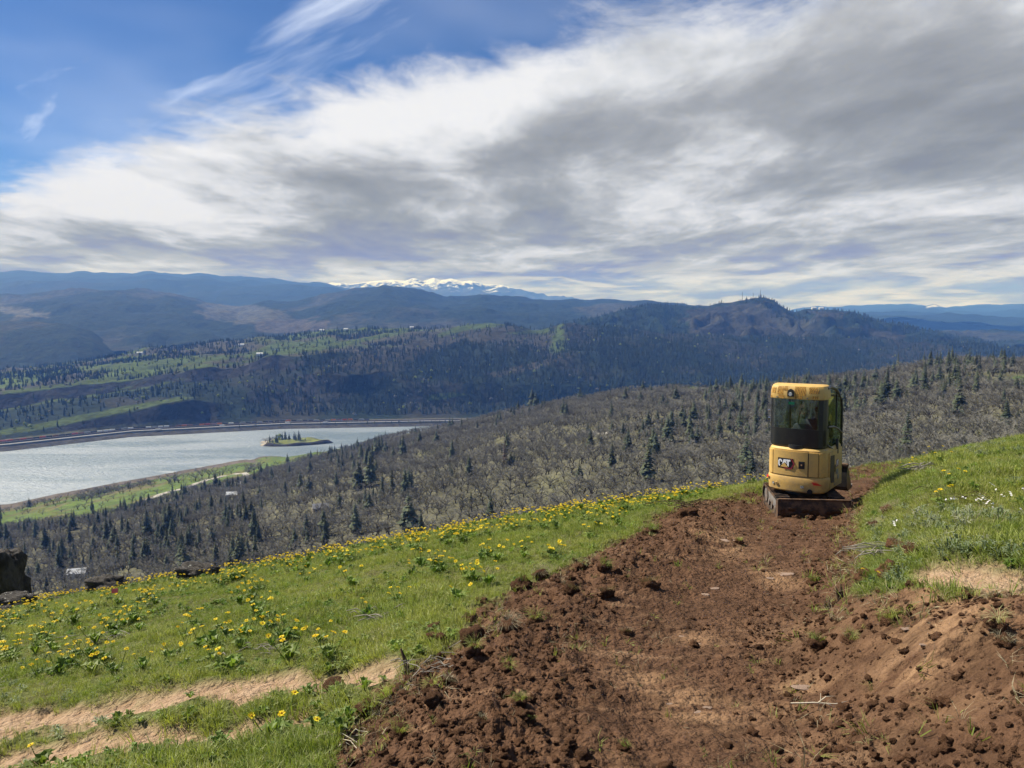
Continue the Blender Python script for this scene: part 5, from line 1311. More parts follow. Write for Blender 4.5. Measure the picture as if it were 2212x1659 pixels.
def loft(rings):
    n = len(rings[0]); v = [p for r in rings for p in r]; f = []
    for k in range(len(rings) - 1):
        for i in range(n): f.append([k * n + i, k * n + (i + 1) % n, (k + 1) * n + (i + 1) % n, (k + 1) * n + i])
    f.append(list(range(n))[::-1]); f.append([(len(rings) - 1) * n + i for i in range(n)])
    return v, f
def house_rings(specs): return [[(x * s, y * s, z) for x, y in PLAN] for z, s in specs]
cw = part('counterweight', *loft(house_rings([(.46, .955), (.485, .995), (.60, 1.005), (.70, 1.012), (.728, .99)])), M_yel, smooth=False)
hs = part('house', *loft(house_rings([(.730, .972), (1.165, .972), (1.205, .955), (1.235, .90)])), M_yel)
# curved panel patches following the rear outline
PA = np.array(PLAN); seg_ = np.r_[0, np.cumsum(np.hypot(*np.diff(PA, axis=0).T))]; rear0 = None
def rear_pt(x, off=0.0, s=.972):
    """point on the rear outline at lateral position x, pushed out"""
    xr = PA[3:15, 0]; yr = PA[3:15, 1]
    y = np.interp(x, xr, yr); d = (np.interp(x + .01, xr, yr) - np.interp(x - .01, xr, yr)) / .02
    nrm = Vector((d, -1, 0)).normalized()
    return Vector((x * s, y * s, 0)) + nrm * off
def rear_patch(name, x0, x1, z0, z1, off, mat, th=.012, parent=None, nx=10, s=.972, skew=0.0):
    v, f = [], []
    for k in range(nx + 1):
        x = x0 + (x1 - x0) * k / nx; a = rear_pt(x, off, s); b = rear_pt(x, off - th, s); dz_ = skew * k / nx
        v += [(a.x, a.y, z0 + dz_), (a.x, a.y, z1 + dz_), (b.x, b.y, z0 + dz_), (b.x, b.y, z1 + dz_)]
    for k in range(nx):
        i = 4 * k; j = i + 4
        f += [[i, j, j + 1, i + 1], [i + 2, i + 3, j + 3, j + 2], [i + 1, j + 1, j + 3, i + 3], [i, i + 2, j + 2, j]]
    f += [[0, 1, 3, 2], [4 * nx, 4 * nx + 2, 4 * nx + 3, 4 * nx + 1]]
    return part(name, v, f, mat, parent=parent)
door = rear_patch('engine_door', -.392, .245, .752, 1.180, .016, M_yel, .02)
rear_patch('rear_side_panel', -.505, -.408, .752, 1.175, .014, M_yel, .02, nx=4)
rear_patch('rear_side_panel', .262, .415, .752, 1.175, .014, M_yel, .02, nx=4)
rear_patch('rear_corner_panel', .431, .512, .752, 1.170, .014, M_yel, .02, nx=4)
# dark joint lines behind the panels
rear_patch('panel_seam', -.51, .512, .742, 1.165, .004, M_blk, .006, nx=14)
# slanted lit shoulder over the door
rear_patch('door_shoulder', -.39, .24, 1.182, 1.206, .004, M_yel, .02)
# badge
bd = rear_patch('badge', -.296, -.005, .872, 1.05, .020, M_badge_blk, .006)
def rear_poly(name, pts, off, mat, parent):
    """flat polygon given as (x, z) laid on the rear outline, given some thickness"""
    v, n = [], len(pts)
    for x, z in pts: a = rear_pt(x, off); v.append((a.x, a.y, z))
    for x, z in pts: a = rear_pt(x, off - .004); v.append((a.x, a.y, z))
    f = [list(range(n)), [n + i for i in range(n)][::-1]] + [[i, (i + 1) % n, n + (i + 1) % n, n + i] for i in range(n)]
    vv = [tuple(UP @ Vector(p)) for p in v]
    return mesh_obj(name, vv, f, mat, parent)
BX, BZ, BS = -.290, .893, 1.0
# red hexagonal shield behind, white block letters, yellow triangle
rear_poly('badge_shield', [(-.185, .862), (-.035, .862), (.022, .96), (-.028, 1.047), (-.05, 1.047), (-.004, .96), (-.047, .884), (-.175, .884)], .0265, M_badge_red, bd)
def letter(pl): rear_poly('letter', [(BX + x, BZ + z) for x, z in pl], .0275, M_badge_wht, bd)
letter([(.006, .035), (.006, .110), (.028, .132), (.062, .132), (.080, .112), (.080, .085), (.056, .085), (.056, .104), (.048, .110), (.040, .110), (.032, .102), (.032, .040), (.040, .030), (.046, .030), (.030, .004), (.022, .006)])
letter([(.080, .045), (.105, .135), (.147, .135), (.168, .055), (.127, .085)])
letter([(.152, .135), (.232, .135), (.232, .103), (.207, .103), (.207, .008), (.178, .030), (.178, .103), (.160, .103)])
rear_poly('badge_triangle', [(BX + .045, BZ - .002), (BX + .195, BZ - .002), (BX + .120, BZ + .078)], .0285, M_yel, bd)
# lock recess
lk = rear_patch('door_lock', .088, .195, .885, 1.015, .021, M_blk, .01, nx=3)
rear_patch('lock_plate', .105, .178, .905, .995, .026, M_badge_blk, .006, parent=lk, nx=2)
v, f = tube([tuple(rear_pt(.143, .020) + Vector((0, 0, .957))), tuple(rear_pt(.143, .038) + Vector((0, 0, .957)))], [.014, .014], 12); part('lock_cylinder', v, f, M_chrome, parent=lk)
rear_poly('red_reflector', [(-.520, .640), (-.462, .648), (-.452, .700), (-.505, .690)], .055, M_red, DIG)
rear_poly('red_reflector', [(.315, .670), (.398, .658), (.462, .612), (.345, .618)], .052, M_red, DIG)
v, f = tube([tuple(rear_pt(-.315, .010) + Vector((0, 0, .585))), tuple(rear_pt(-.315, .034) + Vector((0, 0, .585)))], [.034, .026], 14); th_ = part('tie_down_eye', v, f, M_yel)
v, f = tube([tuple(rear_pt(-.315, .030) + Vector((0, 0, .583))), tuple(rear_pt(-.315, .036) + Vector((0, 0, .583)))], [.012, .012], 10); part('eye_hole', v, f, M_blk, parent=th_)
rear_patch('warning_decal', -.395, -.358, .555, .600, .031, M_sticker, .003, nx=2)
rear_patch('warning_decal', .130, .192, .545, .590, .031, M_sticker, .003, nx=2)
rear_poly('exhaust_port', [(.245, .462), (.335, .462), (.335, .505), (.318, .532), (.290, .542), (.262, .532), (.245, .505)], .032, M_badge_blk, DIG)
# right flank
side = part('side_panel', *box_vf(.512, .534, -.245, .60, .62, 1.150), M_yel, bevel=.008)
def flank(name, pts, x, mat, th=.006, parent=None):
    n = len(pts); v = [(x, y, z) for y, z in pts] + [(x - th, y, z) for y, z in pts]
    f = [list(range(n)), [n + i for i in range(n)][::-1]] + [[i, (i + 1) % n, n + (i + 1) % n, n + i] for i in range(n)]
    return part(name, v, f, mat, parent=parent)
flank('radiator_grille', [(-.20, .72), (-.12, .60), (.06, .58), (.06, 1.075), (-.18, 1.095), (-.20, 1.05)], .541, M_mesh)
flank('side_latch', [(.10, .76), (.155, .76), (.155, .89), (.10, .89)], .541, M_blk)
flank('side_lower_trim', [(-.20, .50), (.60, .47), (.60, .60), (-.20, .60)], .536, M_yel)
sb = flank('side_badge', [(.20, .83), (.335, .83), (.36, .90), (.335, .965), (.20, .965)], .5385, M_badge_red)
for pl in ([(.205, .85), (.205, .94), (.235, .955), (.235, .93), (.222, .92), (.222, .87), (.235, .86), (.235, .84)], [(.24, .86), (.258, .955), (.275, .955), (.293, .86), (.266, .90)], [(.285, .955), (.33, .955), (.33, .93), (.315, .93), (.315, .85), (.30, .86), (.30, .93), (.285, .93)]):
    flank('letter', pl, .5415, M_badge_wht, .003, sb)
for a, b, c, d in ((.20, .34, .70, .75), (.20, .33, .755, .79), (.30, .38, .60, .68), (.10, .14, .52, .56)): flank('warning_decal', [(a, c), (b, c), (b, d), (a, d)], .541, M_sticker, .003)
# cab
CR = [(-.495, .72), (-.495, -.20), (-.488, -.34), (-.455, -.43), (-.38, -.478), (-.2, -.512), (0, -.522), (.2, -.512), (.38, -.478), (.455, -.43), (.488, -.34), (.495, -.20), (.495, .72)]
CA = np.array(CR)
def cab_pt(x, off=0.0):
    y = np.interp(x, CA[2:11, 0], CA[2:11, 1]); d = (np.interp(x + .01, CA[2:11, 0], CA[2:11, 1]) - np.interp(x - .01, CA[2:11, 0], CA[2:11, 1])) / .02
    return Vector((x, y, 0)) + Vector((d, -1, 0)).normalized() * off
def cab_shell(name, pts, zs, mat, th=.03, lean=None, parent=None, smooth=True):
    """open wall strip following plan points, between z rows, given thickness"""
    v, f = [], []; n = len(pts)
    for k, z in enumerate(zs):
        l = lean[k] if lean else 0
        for (x, y) in pts: v.append((x * (1 + l), y * (1 + l), z))
    m = len(v)
    for k, z in enumerate(zs):
        l = (lean[k] if lean else 0) - th / .5
        for (x, y) in pts: v.append((x * (1 + l), y * (1 + l), z))
    for k in range(len(zs) - 1):
        for i in range(n - 1):
            a = k * n + i; f.append([a, a + 1, a + n + 1, a + n]); f.append([m + a, m + a + n, m + a + n + 1, m + a + 1])
    for i in range(n - 1):
        f.append([i, m + i, m + i + 1, i + 1]); t_ = (len(zs) - 1) * n + i; f.append([t_, t_ + 1, m + t_ + 1, m + t_])
    for k in range(len(zs) - 1):
        a = k * n; f.append([a, a + n, m + a + n, m + a]); b = k * n + n - 1; f.append([b, m + b, m + b + n, b + n])
    return part(name, v, f, mat, parent=parent, smooth=False)
def dens(pts, k=4):
    out = []
    for i in range(len(pts) - 1):
        for j in range(k): out.append((pts[i][0] + (pts[i + 1][0] - pts[i][0]) * j / k, pts[i][1] + (pts[i + 1][1] - pts[i][1]) * j / k))
    return out + [pts[-1]]
part('cab_base', *loft([[(x * .90, y * .90, 1.20) for x, y in CR], [(x * .99, y * .99, 1.265) for x, y in CR]]), M_blk)
rear_w = dens(CR[1:12], 3)
lp = cab_shell('rear_lower_panel', rear_w, [1.265, 1.29, 1.555, 1.575], M_blk, .02, [-.01, 0, 0, .006])
part('step_cover', *loft([[(x * .34, y * .9 - .03, z) for x, y in PLAN[2:-2]] for z in (1.225, 1.29)]), M_blk)
v, f = [], []
for k in range(25):
    x = -.455 + .86 * k / 24; a = cab_pt(x, -.006); v += [(a.x, a.y, 1.572), (a.x, a.y, 2.115)]
for k in range(24): f.append([2 * k, 2 * k + 2, 2 * k + 3, 2 * k + 1])
part('rear_window', v, f, M_glass)
def pillar(name, pts, w, d, mat=M_blk):
    v, f = tube(pts, [w] * len(pts), 8); return part(name, v, f, mat, smooth=True)
for x in (-.478,): a = cab_pt(x); pillar('cab_pillar', [(a.x, a.y + .03, 1.26), (a.x + .005, a.y + .03, 2.12)], .030, .03)
cab_shell('cab_pillar', dens([(.392, -.472), (.455, -.43), (.488, -.34), (.495, -.26)], 3), [1.26, 2.12], M_blk, .04)
for s in (-1, 1):
    pillar('cab_pillar', [(s * .478, .70, .62 if s > 0 else .85), (s * .482, .72, 1.2), (s * .482, .715, 1.85), (s * .478, .66, 2.02), (s * .47, .50, 2.14)], .026, .03)
    pillar('roof_rail', [(s * .47, .52, 2.13), (s * .475, .25, 2.24), (s * .478, -.10, 2.30), (s * .478, -.30, 2.28)], .030, .03)
pillar('front_rail', [(-.47, .60, 2.08), (.47, .60, 2.08)], .025, .02)
# roof: yellow perforated visor behind, black skin in front
RF = dens(CR[1:12], 3)
cab_shell('roof_visor', RF, [2.10, 2.12, 2.21, 2.285, 2.325, 2.342], M_yel, .03, [.035, .045, .035, .012, -.03, -.09])
part('roof', *loft([[(x * .93, y * .93 if y < .2 else y * .72, 2.30 if y < .2 else 2.20) for x, y in CR], [(x * .86, y * .86 if y < .2 else y * .66, 2.345 if y < .2 else 2.235) for x, y in CR]]), M_yel)
def visor_patch(name, x0, x1, z0, z1, mat, off=.020, parent=None):
    v, f = [], []; nx, nz = 6, 4
    for j in range(nz + 1):
        z = z0 + (z1 - z0) * j / nz; l = np.interp(z, [2.075, 2.10, 2.20, 2.28, 2.325], [.035, .045, .035, .012, -.03])
        for i in range(nx + 1):
            x = x0 + (x1 - x0) * i / nx; a = cab_pt(x, 0); q = Vector((a.x * (1 + l), a.y * (1 + l), 0)); q = q + (cab_pt(x, 1) - a) * (off * .18)
            v.append((q.x, q.y, z))
    for j in range(nz):
        for i in range(nx): a = j * (nx + 1) + i; f.append([a, a + 1, a + nx + 2, a + nx + 1])
    return part(name, v, f, mat, parent=parent)
for a, b, c, d in ((-.44, -.36, 2.19, 2.29), (-.33, -.22, 2.175, 2.315), (-.215, -.15, 2.24, 2.32), (-.02, .17, 2.165, 2.32), (.225, .39, 2.205, 2.31), (-.30, -.20, 2.105, 2.165), (-.02, .11, 2.11, 2.16), (.27, .37, 2.115, 2.165), (-.46, -.42, 2.10, 2.14)):
    visor_patch('perforated_panel', a, b, c, d, M_perf)
a = cab_pt(-.092)
ws = part('work_light', *loft([[(a.x + x, a.y * 1.045 - .006 - dy, 2.205 + z) for x, z in [(-.055, -.062), (.062, -.062), (.062, .01), (.045, .055), (.004, .075), (-.037, .055), (-.055, .01)]] for dy in (-.03, .012)]), M_blk)
v, f = tube([(a.x + .003, a.y * 1.045 - .012, 2.185), (a.x + .003, a.y * 1.045 - .035, 2.185)], [.036, .030], 14); part('lamp_lens', v, f, M_lamp, parent=ws)
for x in (-.34, .20): v, f = tube([tuple(cab_pt(x, .020) + Vector((0, 0, 2.125))), tuple(cab_pt(x, .032) + Vector((0, 0, 2.125)))], [.013, .012], 8); part('visor_bolt', v, f, M_gry)
part('inspection_decal', [(x_, cab_pt(x_).y + .004, z_) for x_, z_ in ((-.135, 2.0), (-.03, 2.0), (-.03, 2.045), (-.135, 2.045))], [[0, 1, 2, 3]], M_grn)
for z in (1.72, 1.86): v, f = tube([(-.515, -.36, z), (-.545, -.36, z)], [.012, .012], 8); part('window_hinge', v, f, M_chrome)
# right side glazing and door
dfm = flank('door_lower_skin', [(.40, .585), (.70, .585), (.735, .70), (.735, 1.06), (.58, 1.02), (.50, .92), (.44, .80)], .505, M_blk, .02)
for k, (y0, z0) in enumerate(((.50, .66), (.50, .69), (.50, .72), (.50, .75), (.50, .78))): flank('decal_letter', [(y0, z0), (y0 + .10, z0 + .004), (y0 + .10, z0 + .018), (y0, z0 + .014)], .509, M_sticker, .002, dfm)
flank('door_glass', [(-.25, 1.63), (.30, 1.56), (.70, 1.40), (.70, 1.86), (.62, 2.02), (.35, 2.16), (-.05, 2.25), (-.25, 2.24)], .490, M_glass2, .004)
flank('door_glass', [(-.25, 1.30), (-.05, 1.22), (.20, 1.12), (.45, 1.04), (.70, 1.06), (.70, 1.36), (.30, 1.52), (-.25, 1.59)], .490, M_glass2, .004)
pillar('door_rail', [(.493, -.26, 1.61), (.493, .10, 1.575), (.493, .42, 1.50), (.493, .71, 1.38)], .020, .02)
pillar('door_rail', [(.493, -.26, 1.29), (.493, .0, 1.20), (.493, .3, 1.09), (.493, .5, 1.02), (.493, .71, 1.03)], .020, .02)
pillar('window_slider_rail', [(.492, .30, 1.55), (.492, .30, 2.17)], .013, .02)
part('door_handle', *loft([[(.51 + x, .30 + y, 1.07) for x, y in ((-.01, -.035), (.03, -.03), (.03, .03), (-.01, .035))], [(.51 + x, .30 + y, 1.30) for x, y in ((-.01, -.03), (.03, -.025), (.03, .025), (-.01, .03))], [(.51 + x, .30 + y, 1.335) for x, y in ((-.01, -.015), (.02, -.012), (.02, .012), (-.01, .015))]]), M_blk)
# left glazing and windscreen
v = [(-.490, -.25, 1.28), (-.490, .70, 1.05), (-.490, .70, 1.86), (-.490, .35, 2.16), (-.490, -.25, 2.24)]; part('left_window', v, [[0, 1, 2, 3, 4]], M_glass2)
part('windscreen', [(-.45, .725, 1.0), (.45, .725, 1.0), (.45, .715, 1.9), (.45, .62, 2.05), (-.45, .62, 2.05), (-.45, .715, 1.9)], [[0, 1, 2, 5], [5, 2, 3, 4]], M_glass2)
part('cab_floor', *box_vf(-.46, .46, -.30, .70, .80, .86), M_blk)
st_ = part('operator_seat', *box_vf(-.14, .26, -.10, .32, 1.05, 1.17), M_seat, bevel=.04)
part('seat_back', *loft([[(.06 + x, y, z) for x, y in ((-.21, -.16), (.21, -.16), (.21, -.06), (-.21, -.06))] for z in (1.12, 1.30)] + [[(.02 + x * .86, y - .03, 1.54) for x, y in ((-.21, -.16), (.21, -.16), (.21, -.07), (-.21, -.07))], [(.0 + x * .55, y - .04, 1.62) for x, y in ((-.21, -.15), (.21, -.15), (.21, -.08), (-.21, -.08))]]), M_seat, bevel=.02, parent=st_)
part('seat_pedestal', *box_vf(-.10, .22, -.05, .27, .86, 1.05), M_blk, parent=st_)
for s in (-1, 1):
    cn = part('control_console', *box_vf(.06 + s * .30 - .06, .06 + s * .30 + .06, .05, .40, .86, 1.28), M_blk, bevel=.02)
    v, f = tube([(.06 + s * .28, .36, 1.26), (.06 + s * .27, .38, 1.42), (.06 + s * .265, .385, 1.50)], [.012, .014, .024], 8); part('joystick', v, f, M_blk, parent=cn, smooth=True)
pillar('grab_bar', [(-.30, .60, 1.45), (-.25, .56, 1.70), (-.21, .56, 1.78), (-.16, .58, 1.70)], .012, .01)
# boom, stick, bucket
def beam(name, pts, w, hgt, mat):
    v, f = [], []
    for k, (y, z) in enumerate(pts):
        y0, z0 = pts[max(k - 1, 0)]; y1, z1 = pts[min(k + 1, len(pts) - 1)]; L = math.hypot(y1 - y0, z1 - z0); ny, nz = -(z1 - z0) / L, (y1 - y0) / L; h_ = hgt[k]
        v += [(-w, y + ny * h_, z + nz * h_), (w, y + ny * h_, z + nz * h_), (w, y - ny * h_, z - nz * h_), (-w, y - ny * h_, z - nz * h_)]
    for k in range(len(pts) - 1):
        for i in range(4): f.append([4 * k + i, 4 * k + (i + 1) % 4, 4 * k + 4 + (i + 1) % 4, 4 * k + 4 + i])
    e = 4 * (len(pts) - 1); f += [[3, 2, 1, 0], [e, e + 1, e + 2, e + 3]]
    return part(name, v, f, mat, bevel=.01)
part('boom_bracket', *box_vf(-.12, .12, .58, .92, .50, .82), M_yel, bevel=.02)
beam('boom', [(.86, .72), (1.06, 1.25), (1.34, 1.66), (1.80, 1.86)], .075, [.10, .13, .12, .08], M_yel)
beam('stick', [(1.86, 1.98), (1.80, 1.60), (1.62, .74)], .065, [.07, .11, .06], M_yel)
v, f = tube([(.10, .98, .70), (.10, 1.34, 1.50)], [.045, .030], 8); part('boom_cylinder', v, f, M_gry, smooth=True)
bk = [(1.46, .66), (1.40, .42), (1.42, .22), (1.55, .12), (1.74, .14), (1.80, .18)]
v = [(x, y, z) for x in (-.42, .44) for y, z in bk]; n6 = len(bk)
bo = part('bucket', v + [(x, y, z + .0) for x in (-.42, .44) for y, z in [(1.48, .62), (1.43, .42), (1.45, .25), (1.56, .16), (1.73, .17), (1.79, .20)]],
          [[i, i + 1, n6 + i + 1, n6 + i] for i in range(n6 - 1)] + [[2 * n6 + i, 3 * n6 + i, 3 * n6 + i + 1, 2 * n6 + i + 1] for i in range(n6 - 1)] + [list(range(n6)), [n6 + i for i in range(n6)][::-1]] + [[0, n6, 3 * n6, 2 * n6]], M_blk)
part('bucket_lip', *box_vf(-.43, .45, 1.40, 1.50, .61, .67), M_mud, parent=bo, bevel=.008)
for s in (-.40, -.2, 0, .2, .42): part('bucket_tooth', *loft([[(s - .03, 1.76, .13), (s + .03, 1.76, .13), (s + .03, 1.78, .20), (s - .03, 1.78, .20)], [(s - .015, 1.90, .19), (s + .015, 1.90, .19), (s + .015, 1.90, .205), (s - .015, 1.90, .205)]]), M_gry, parent=bo)
# undercarriage
v, f = tube([(0, 0, .36), (0, 0, .47)], [.36, .36], 24); part('swing_ring', v, f, M_blk, smooth=False)
part('centre_frame', *box_vf(-.36, .36, -.36, .36, .16, .36), M_mud, LOW, bevel=.03)
def track(cx_):
    L, R, H = .74, .185, .37
    prof = []
    for k in range(9): a = math.pi / 2 + math.pi * k / 8; prof.append((-L + R + R * math.cos(a), H / 2 + R * math.sin(a)))
    for k in range(9): a = -math.pi / 2 + math.pi * k / 8; prof.append((L - R + R * math.cos(a), H / 2 + R * math.sin(a)))
    n = len(prof); W2 = .125; inn = [(y * .955, H / 2 + (z - H / 2) * .82) for y, z in prof]
    v = [(cx_ + s * W2, y, z) for s in (-1, 1) for y, z in prof] + [(cx_ + s * W2, y, z) for s in (-1, 1) for y, z in inn]; f = []
    for i in range(n):
        j = (i + 1) % n
        f += [[i, j, n + j, n + i], [2 * n + i, 3 * n + i, 3 * n + j, 2 * n + j], [i, 2 * n + i, 2 * n + j, j], [n + i, n + j, 3 * n + j, 3 * n + i]]
    t_ = part('track', v, f, M_rub, LOW)
    # lugs around the loop
    per = [(prof[i], prof[(i + 1) % n]) for i in range(n)]; lens = [math.hypot(b[0] - a[0], b[1] - a[1]) for a, b in per]; tot = sum(lens); N = 34
    lv, lfc = [], []
    for k in range(N):
        s = tot * k / N; i = 0
        while s > lens[i]: s -= lens[i]; i += 1
        (y0, z0), (y1, z1) = per[i]; tx, tz = (y1 - y0) / max(lens[i], 1e-6), (z1 - z0) / max(lens[i], 1e-6); y = y0 + tx * s; z = z0 + tz * s; nx2, nz2 = tz, -tx
        if (y * nx2 + (z - H / 2) * nz2) < 0: nx2, nz2 = -nx2, -nz2
        b = len(lv)
        for dx in (-W2 * .96, W2 * .96):
            for q in (-.020, .020):
                for o_ in (-.002, .022): lv.append((cx_ + dx, y + tx * q * (1 if o_ < 0 else .7) + nx2 * o_, z + tz * q * (1 if o_ < 0 else .7) + nz2 * o_))
        lfc += [[b, b + 1, b + 3, b + 2], [b + 4, b + 6, b + 7, b + 5], [b + 1, b + 5, b + 7, b + 3], [b, b + 4, b + 5, b + 1], [b + 2, b + 3, b + 7, b + 6]]
        part('track_lug', lv, lfc, M_rub, LOW, parent=t_); lv, lfc = [], []
    fr2 = part('track_frame', *box_vf(cx_ - .07, cx_ + .07, -.56, .56, .10, .27), M_gry, LOW, bevel=.02)
    for y, r in ((-.545, .135), (.545, .145), (-.28, .055), (0, .055), (.28, .055)):
        zz = H / 2 if abs(y) > .5 else .085
        v, f = tube([(cx_ - .09, y, zz), (cx_ + .09, y, zz)], [r, r], 16); v2 = [Vector(q) for q in v]; f = f + [[0 + i for i in range(16)][::-1]]
        part('track_roller', v2, f, M_gry, LOW, parent=fr2)
for s in (-1, 1): track(s * .475)
bl = [(-.89, .01), (-.94, .10), (-.955, .21), (-.94, .33), (-.90, .415)]
v = [(x, y, z) for x in (-.62, .62) for y, z in bl] + [(x, y + .035, z) for x in (-.62, .62) for y, z in bl]; n5 = len(bl); f = []
for i in range(n5 - 1): f += [[i, i + 1, n5 + i + 1, n5 + i], [2 * n5 + i, 3 * n5 + i, 3 * n5 + i + 1, 2 * n5 + i + 1]]
for s in (0, 1): f += [[s * n5 + i, s * n5 + i + 1, 2 * n5 + s * n5 + i + 1, 2 * n5 + s * n5 + i] for i in range(n5 - 1)]
f += [[0, n5, 3 * n5, 2 * n5], [n5 - 1, 2 * n5 - 1, 4 * n5 - 1, 3 * n5 - 1]]
dz_b = part('dozer_blade', v, f, M_mud, LOW)
for s in (-1, 1):
    part('blade_side_plate', *loft([[(s * .622 - .012, -.96, .04), (s * .622 + .012, -.96, .04), (s * .622 + .012, -.70, .06), (s * .622 - .012, -.70, .06)], [(s * .622 - .012, -.95, .42), (s * .622 + .012, -.95, .42), (s * .622 + .012, -.80, .40), (s * .622 - .012, -.80, .40)]]), M_mud, LOW, parent=dz_b)
    part('blade_arm', *box_vf(s * .22 - .05, s * .22 + .05, -.91, -.30, .14, .24), M_mud, LOW, bevel=.01)
part('blade_top_rim', *box_vf(-.62, .62, -.925, -.875, .408, .43), M_mud, LOW, parent=dz_b, bevel=.006)
# mud lumps packed on the blade
for k in range(16):
    o = bpy.data.objects.new('mud_lump', CLOD[k % 5]); link(o, dz_b); q = LOW @ Vector((-.55 + .072 * k + rng.uniform(-.03, .03), -.955, rng.uniform(.10, .26))); o.location = q; o.scale = (rng.uniform(.08, .2), .035, rng.uniform(.05, .14))

for k, (a, b, s) in enumerate(((-.35, -1.08, .10), (-.12, -1.10, .14), (.08, -1.06, .11), (.30, -1.12, .09), (.50, -1.08, .13), (-.60, -1.02, .08))):
    q = LOW @ Vector((a, b, 0)); xx, yy = dig_x + q.x, dig_y + q.y; o = bpy.data.objects.new('soil_lump', CLOD[k % 5]); link(o)
    o.location = (xx, yy, float(near_z(np.array([xx]), np.array([yy]))[0]) + s * .15); o.scale = (s * 1.3, s, s * .8); o.rotation_euler = (0, 0, k); tag(o, 'brown soil lump lying against the muddy excavator blade', 'clod', 'soil lumps against the blade')
# ---------------------------------------------------------------- operator in the cab
def skin_body(name, joints, edges, mat, parent, root=0, sub=2, xf=None):
    me = bpy.data.meshes.new(name); M = xf if xf is not None else Matrix.Identity(4)
    me.from_pydata([tuple(M @ Vector(j[:3])) for j in joints], edges, []); me.update(); me.materials.append(mat)
    o = bpy.data.objects.new(name, me); link(o, parent)
    o.modifiers.new('skin', 'SKIN')
    if not me.skin_vertices:
        bpy.context.view_layer.objects.active = o
        bm = bmesh.new(); bm.from_mesh(me); bm.verts.layers.skin.verify(); bm.to_mesh(me); bm.free()
    sv_ = me.skin_vertices[0].data
    for k, j in enumerate(joints): sv_[k].radius = (j[3], j[4] if len(j) > 4 else j[3]); sv_[k].use_root = (k == root)
    sb_ = o.modifiers.new('smooth', 'SUBSURF'); sb_.levels = sub; sb_.render_levels = sub
    return o
M_skin, nb = new_mat('skin'); finish(nb, principled(nb, (0.40, 0.235, 0.165, 1), .55))
M_jkt, nb = new_mat('dark_work_jacket'); finish(nb, principled(nb, nb.mix(nb.noise(nb.objco(), 25, 3), (0.022, 0.028, 0.036, 1), (0.045, 0.052, 0.062, 1)), .85))
M_trs, nb = new_mat('work_trousers'); finish(nb, principled(nb, (0.06, 0.055, 0.045, 1), .9))
M_hair, nb = new_mat('dark_hair'); finish(nb, principled(nb, (0.022, 0.016, 0.012, 1), .7))
OP = empty('person', (dig_x, dig_y, dig_z)); OP.rotation_euler = DIG.rotation_euler; OP.scale = DIG.scale
tag(OP, 'person in dark jacket seated in the excavator cab, head turned sideways', 'person')
H0 = Vector((.20, .10, 1.86))
J = [(.06, .10, 1.22, .12), (.09, .08, 1.40, .125), (.13, .08, 1.58, .13), (.165, .09, 1.68, .085), (.18, .095, 1.735, .060),
     (.19, .10, 1.79, .068, .075), (.205, .10, 1.86, .092, .105), (.205, .10, 1.925, .050, .055), (.265, .085, 1.785, .042), (.300, .085, 1.825, .014),
     (-.06, .09, 1.63, .062), (-.15, .14, 1.42, .046), (-.19, .33, 1.42, .034), (-.205, .375, 1.46, .028),
     (.33, .10, 1.63, .062), (.38, .16, 1.42, .046), (.335, .33, 1.43, .034), (.325, .375, 1.46, .028),
     (-.03, .22, 1.20, .088), (-.06, .55, 1.24, .066), (-.06, .60, .95, .045), (-.06, .68, .89, .036),
     (.15, .22, 1.20, .088), (.20, .55, 1.24, .066), (.20, .60, .95, .045), (.20, .68, .89, .036)]
E = [(0, 1), (1, 2), (2, 3), (3, 4), (4, 5), (5, 6), (6, 7), (5, 8), (6, 9), (2, 10), (10, 11), (11, 12), (12, 13), (2, 14), (14, 15), (15, 16), (16, 17), (0, 18), (18, 19), (19, 20), (20, 21), (0, 22), (22, 23), (23, 24), (24, 25)]
for hand, bx in ((13, -1), (17, 1)):
    hx_, hy_, hz_ = J[hand][:3]
    for q, (dx, dy, dz2, L) in enumerate(((-.030, .015, .01, .9), (-.012, .030, .012, 1.0), (.008, .032, .006, .95), (.024, .026, -.004, .8), (-.030 * bx, -.004, .022, .75))):
        i0 = len(J); J += [(hx_ + dx * .7, hy_ + dy * .7, hz_ + dz2, .010), (hx_ + dx * 1.1, hy_ + dy * 1.6 * L, hz_ + dz2 - .006, .0085), (hx_ + dx * .7, hy_ + dy * 1.9 * L, hz_ + dz2 - .030 * L, .0075)]
        E += [(hand, i0), (i0, i0 + 1), (i0 + 1, i0 + 2)]
PX = UP @ Matrix.Translation((.055, .0, -.02))
skin_body('body', J, E, M_skin, OP, xf=PX)
g_ = .016
jk = [0, 1, 2, 3, 4, 10, 11, 12, 14, 15, 16]; ren = {k: i for i, k in enumerate(jk)}
skin_body('jacket', [J[k][:3] + ((J[k][3] + g_),) for k in jk], [(ren[a], ren[b]) for a, b in E if a in ren and b in ren], M_jkt, OP, xf=PX)
tk = [0, 18, 19, 20, 22, 23, 24]; ren = {k: i for i, k in enumerate(tk)}
skin_body('trousers', [J[k][:3] + ((J[k][3] + g_),) for k in tk], [(ren[a], ren[b]) for a, b in E if a in ren and b in ren], M_trs, OP, xf=PX)
skin_body('hair', [(.160, .10, 1.82, .062, .074), (.180, .10, 1.88, .082, .092), (.20, .10, 1.94, .064, .070)], [(0, 1), (1, 2)], M_hair, OP, xf=PX)
skin_body('beard', [(.235, .085, 1.76, .044), (.275, .085, 1.775, .036)], [(0, 1)], M_hair, OP, xf=PX)
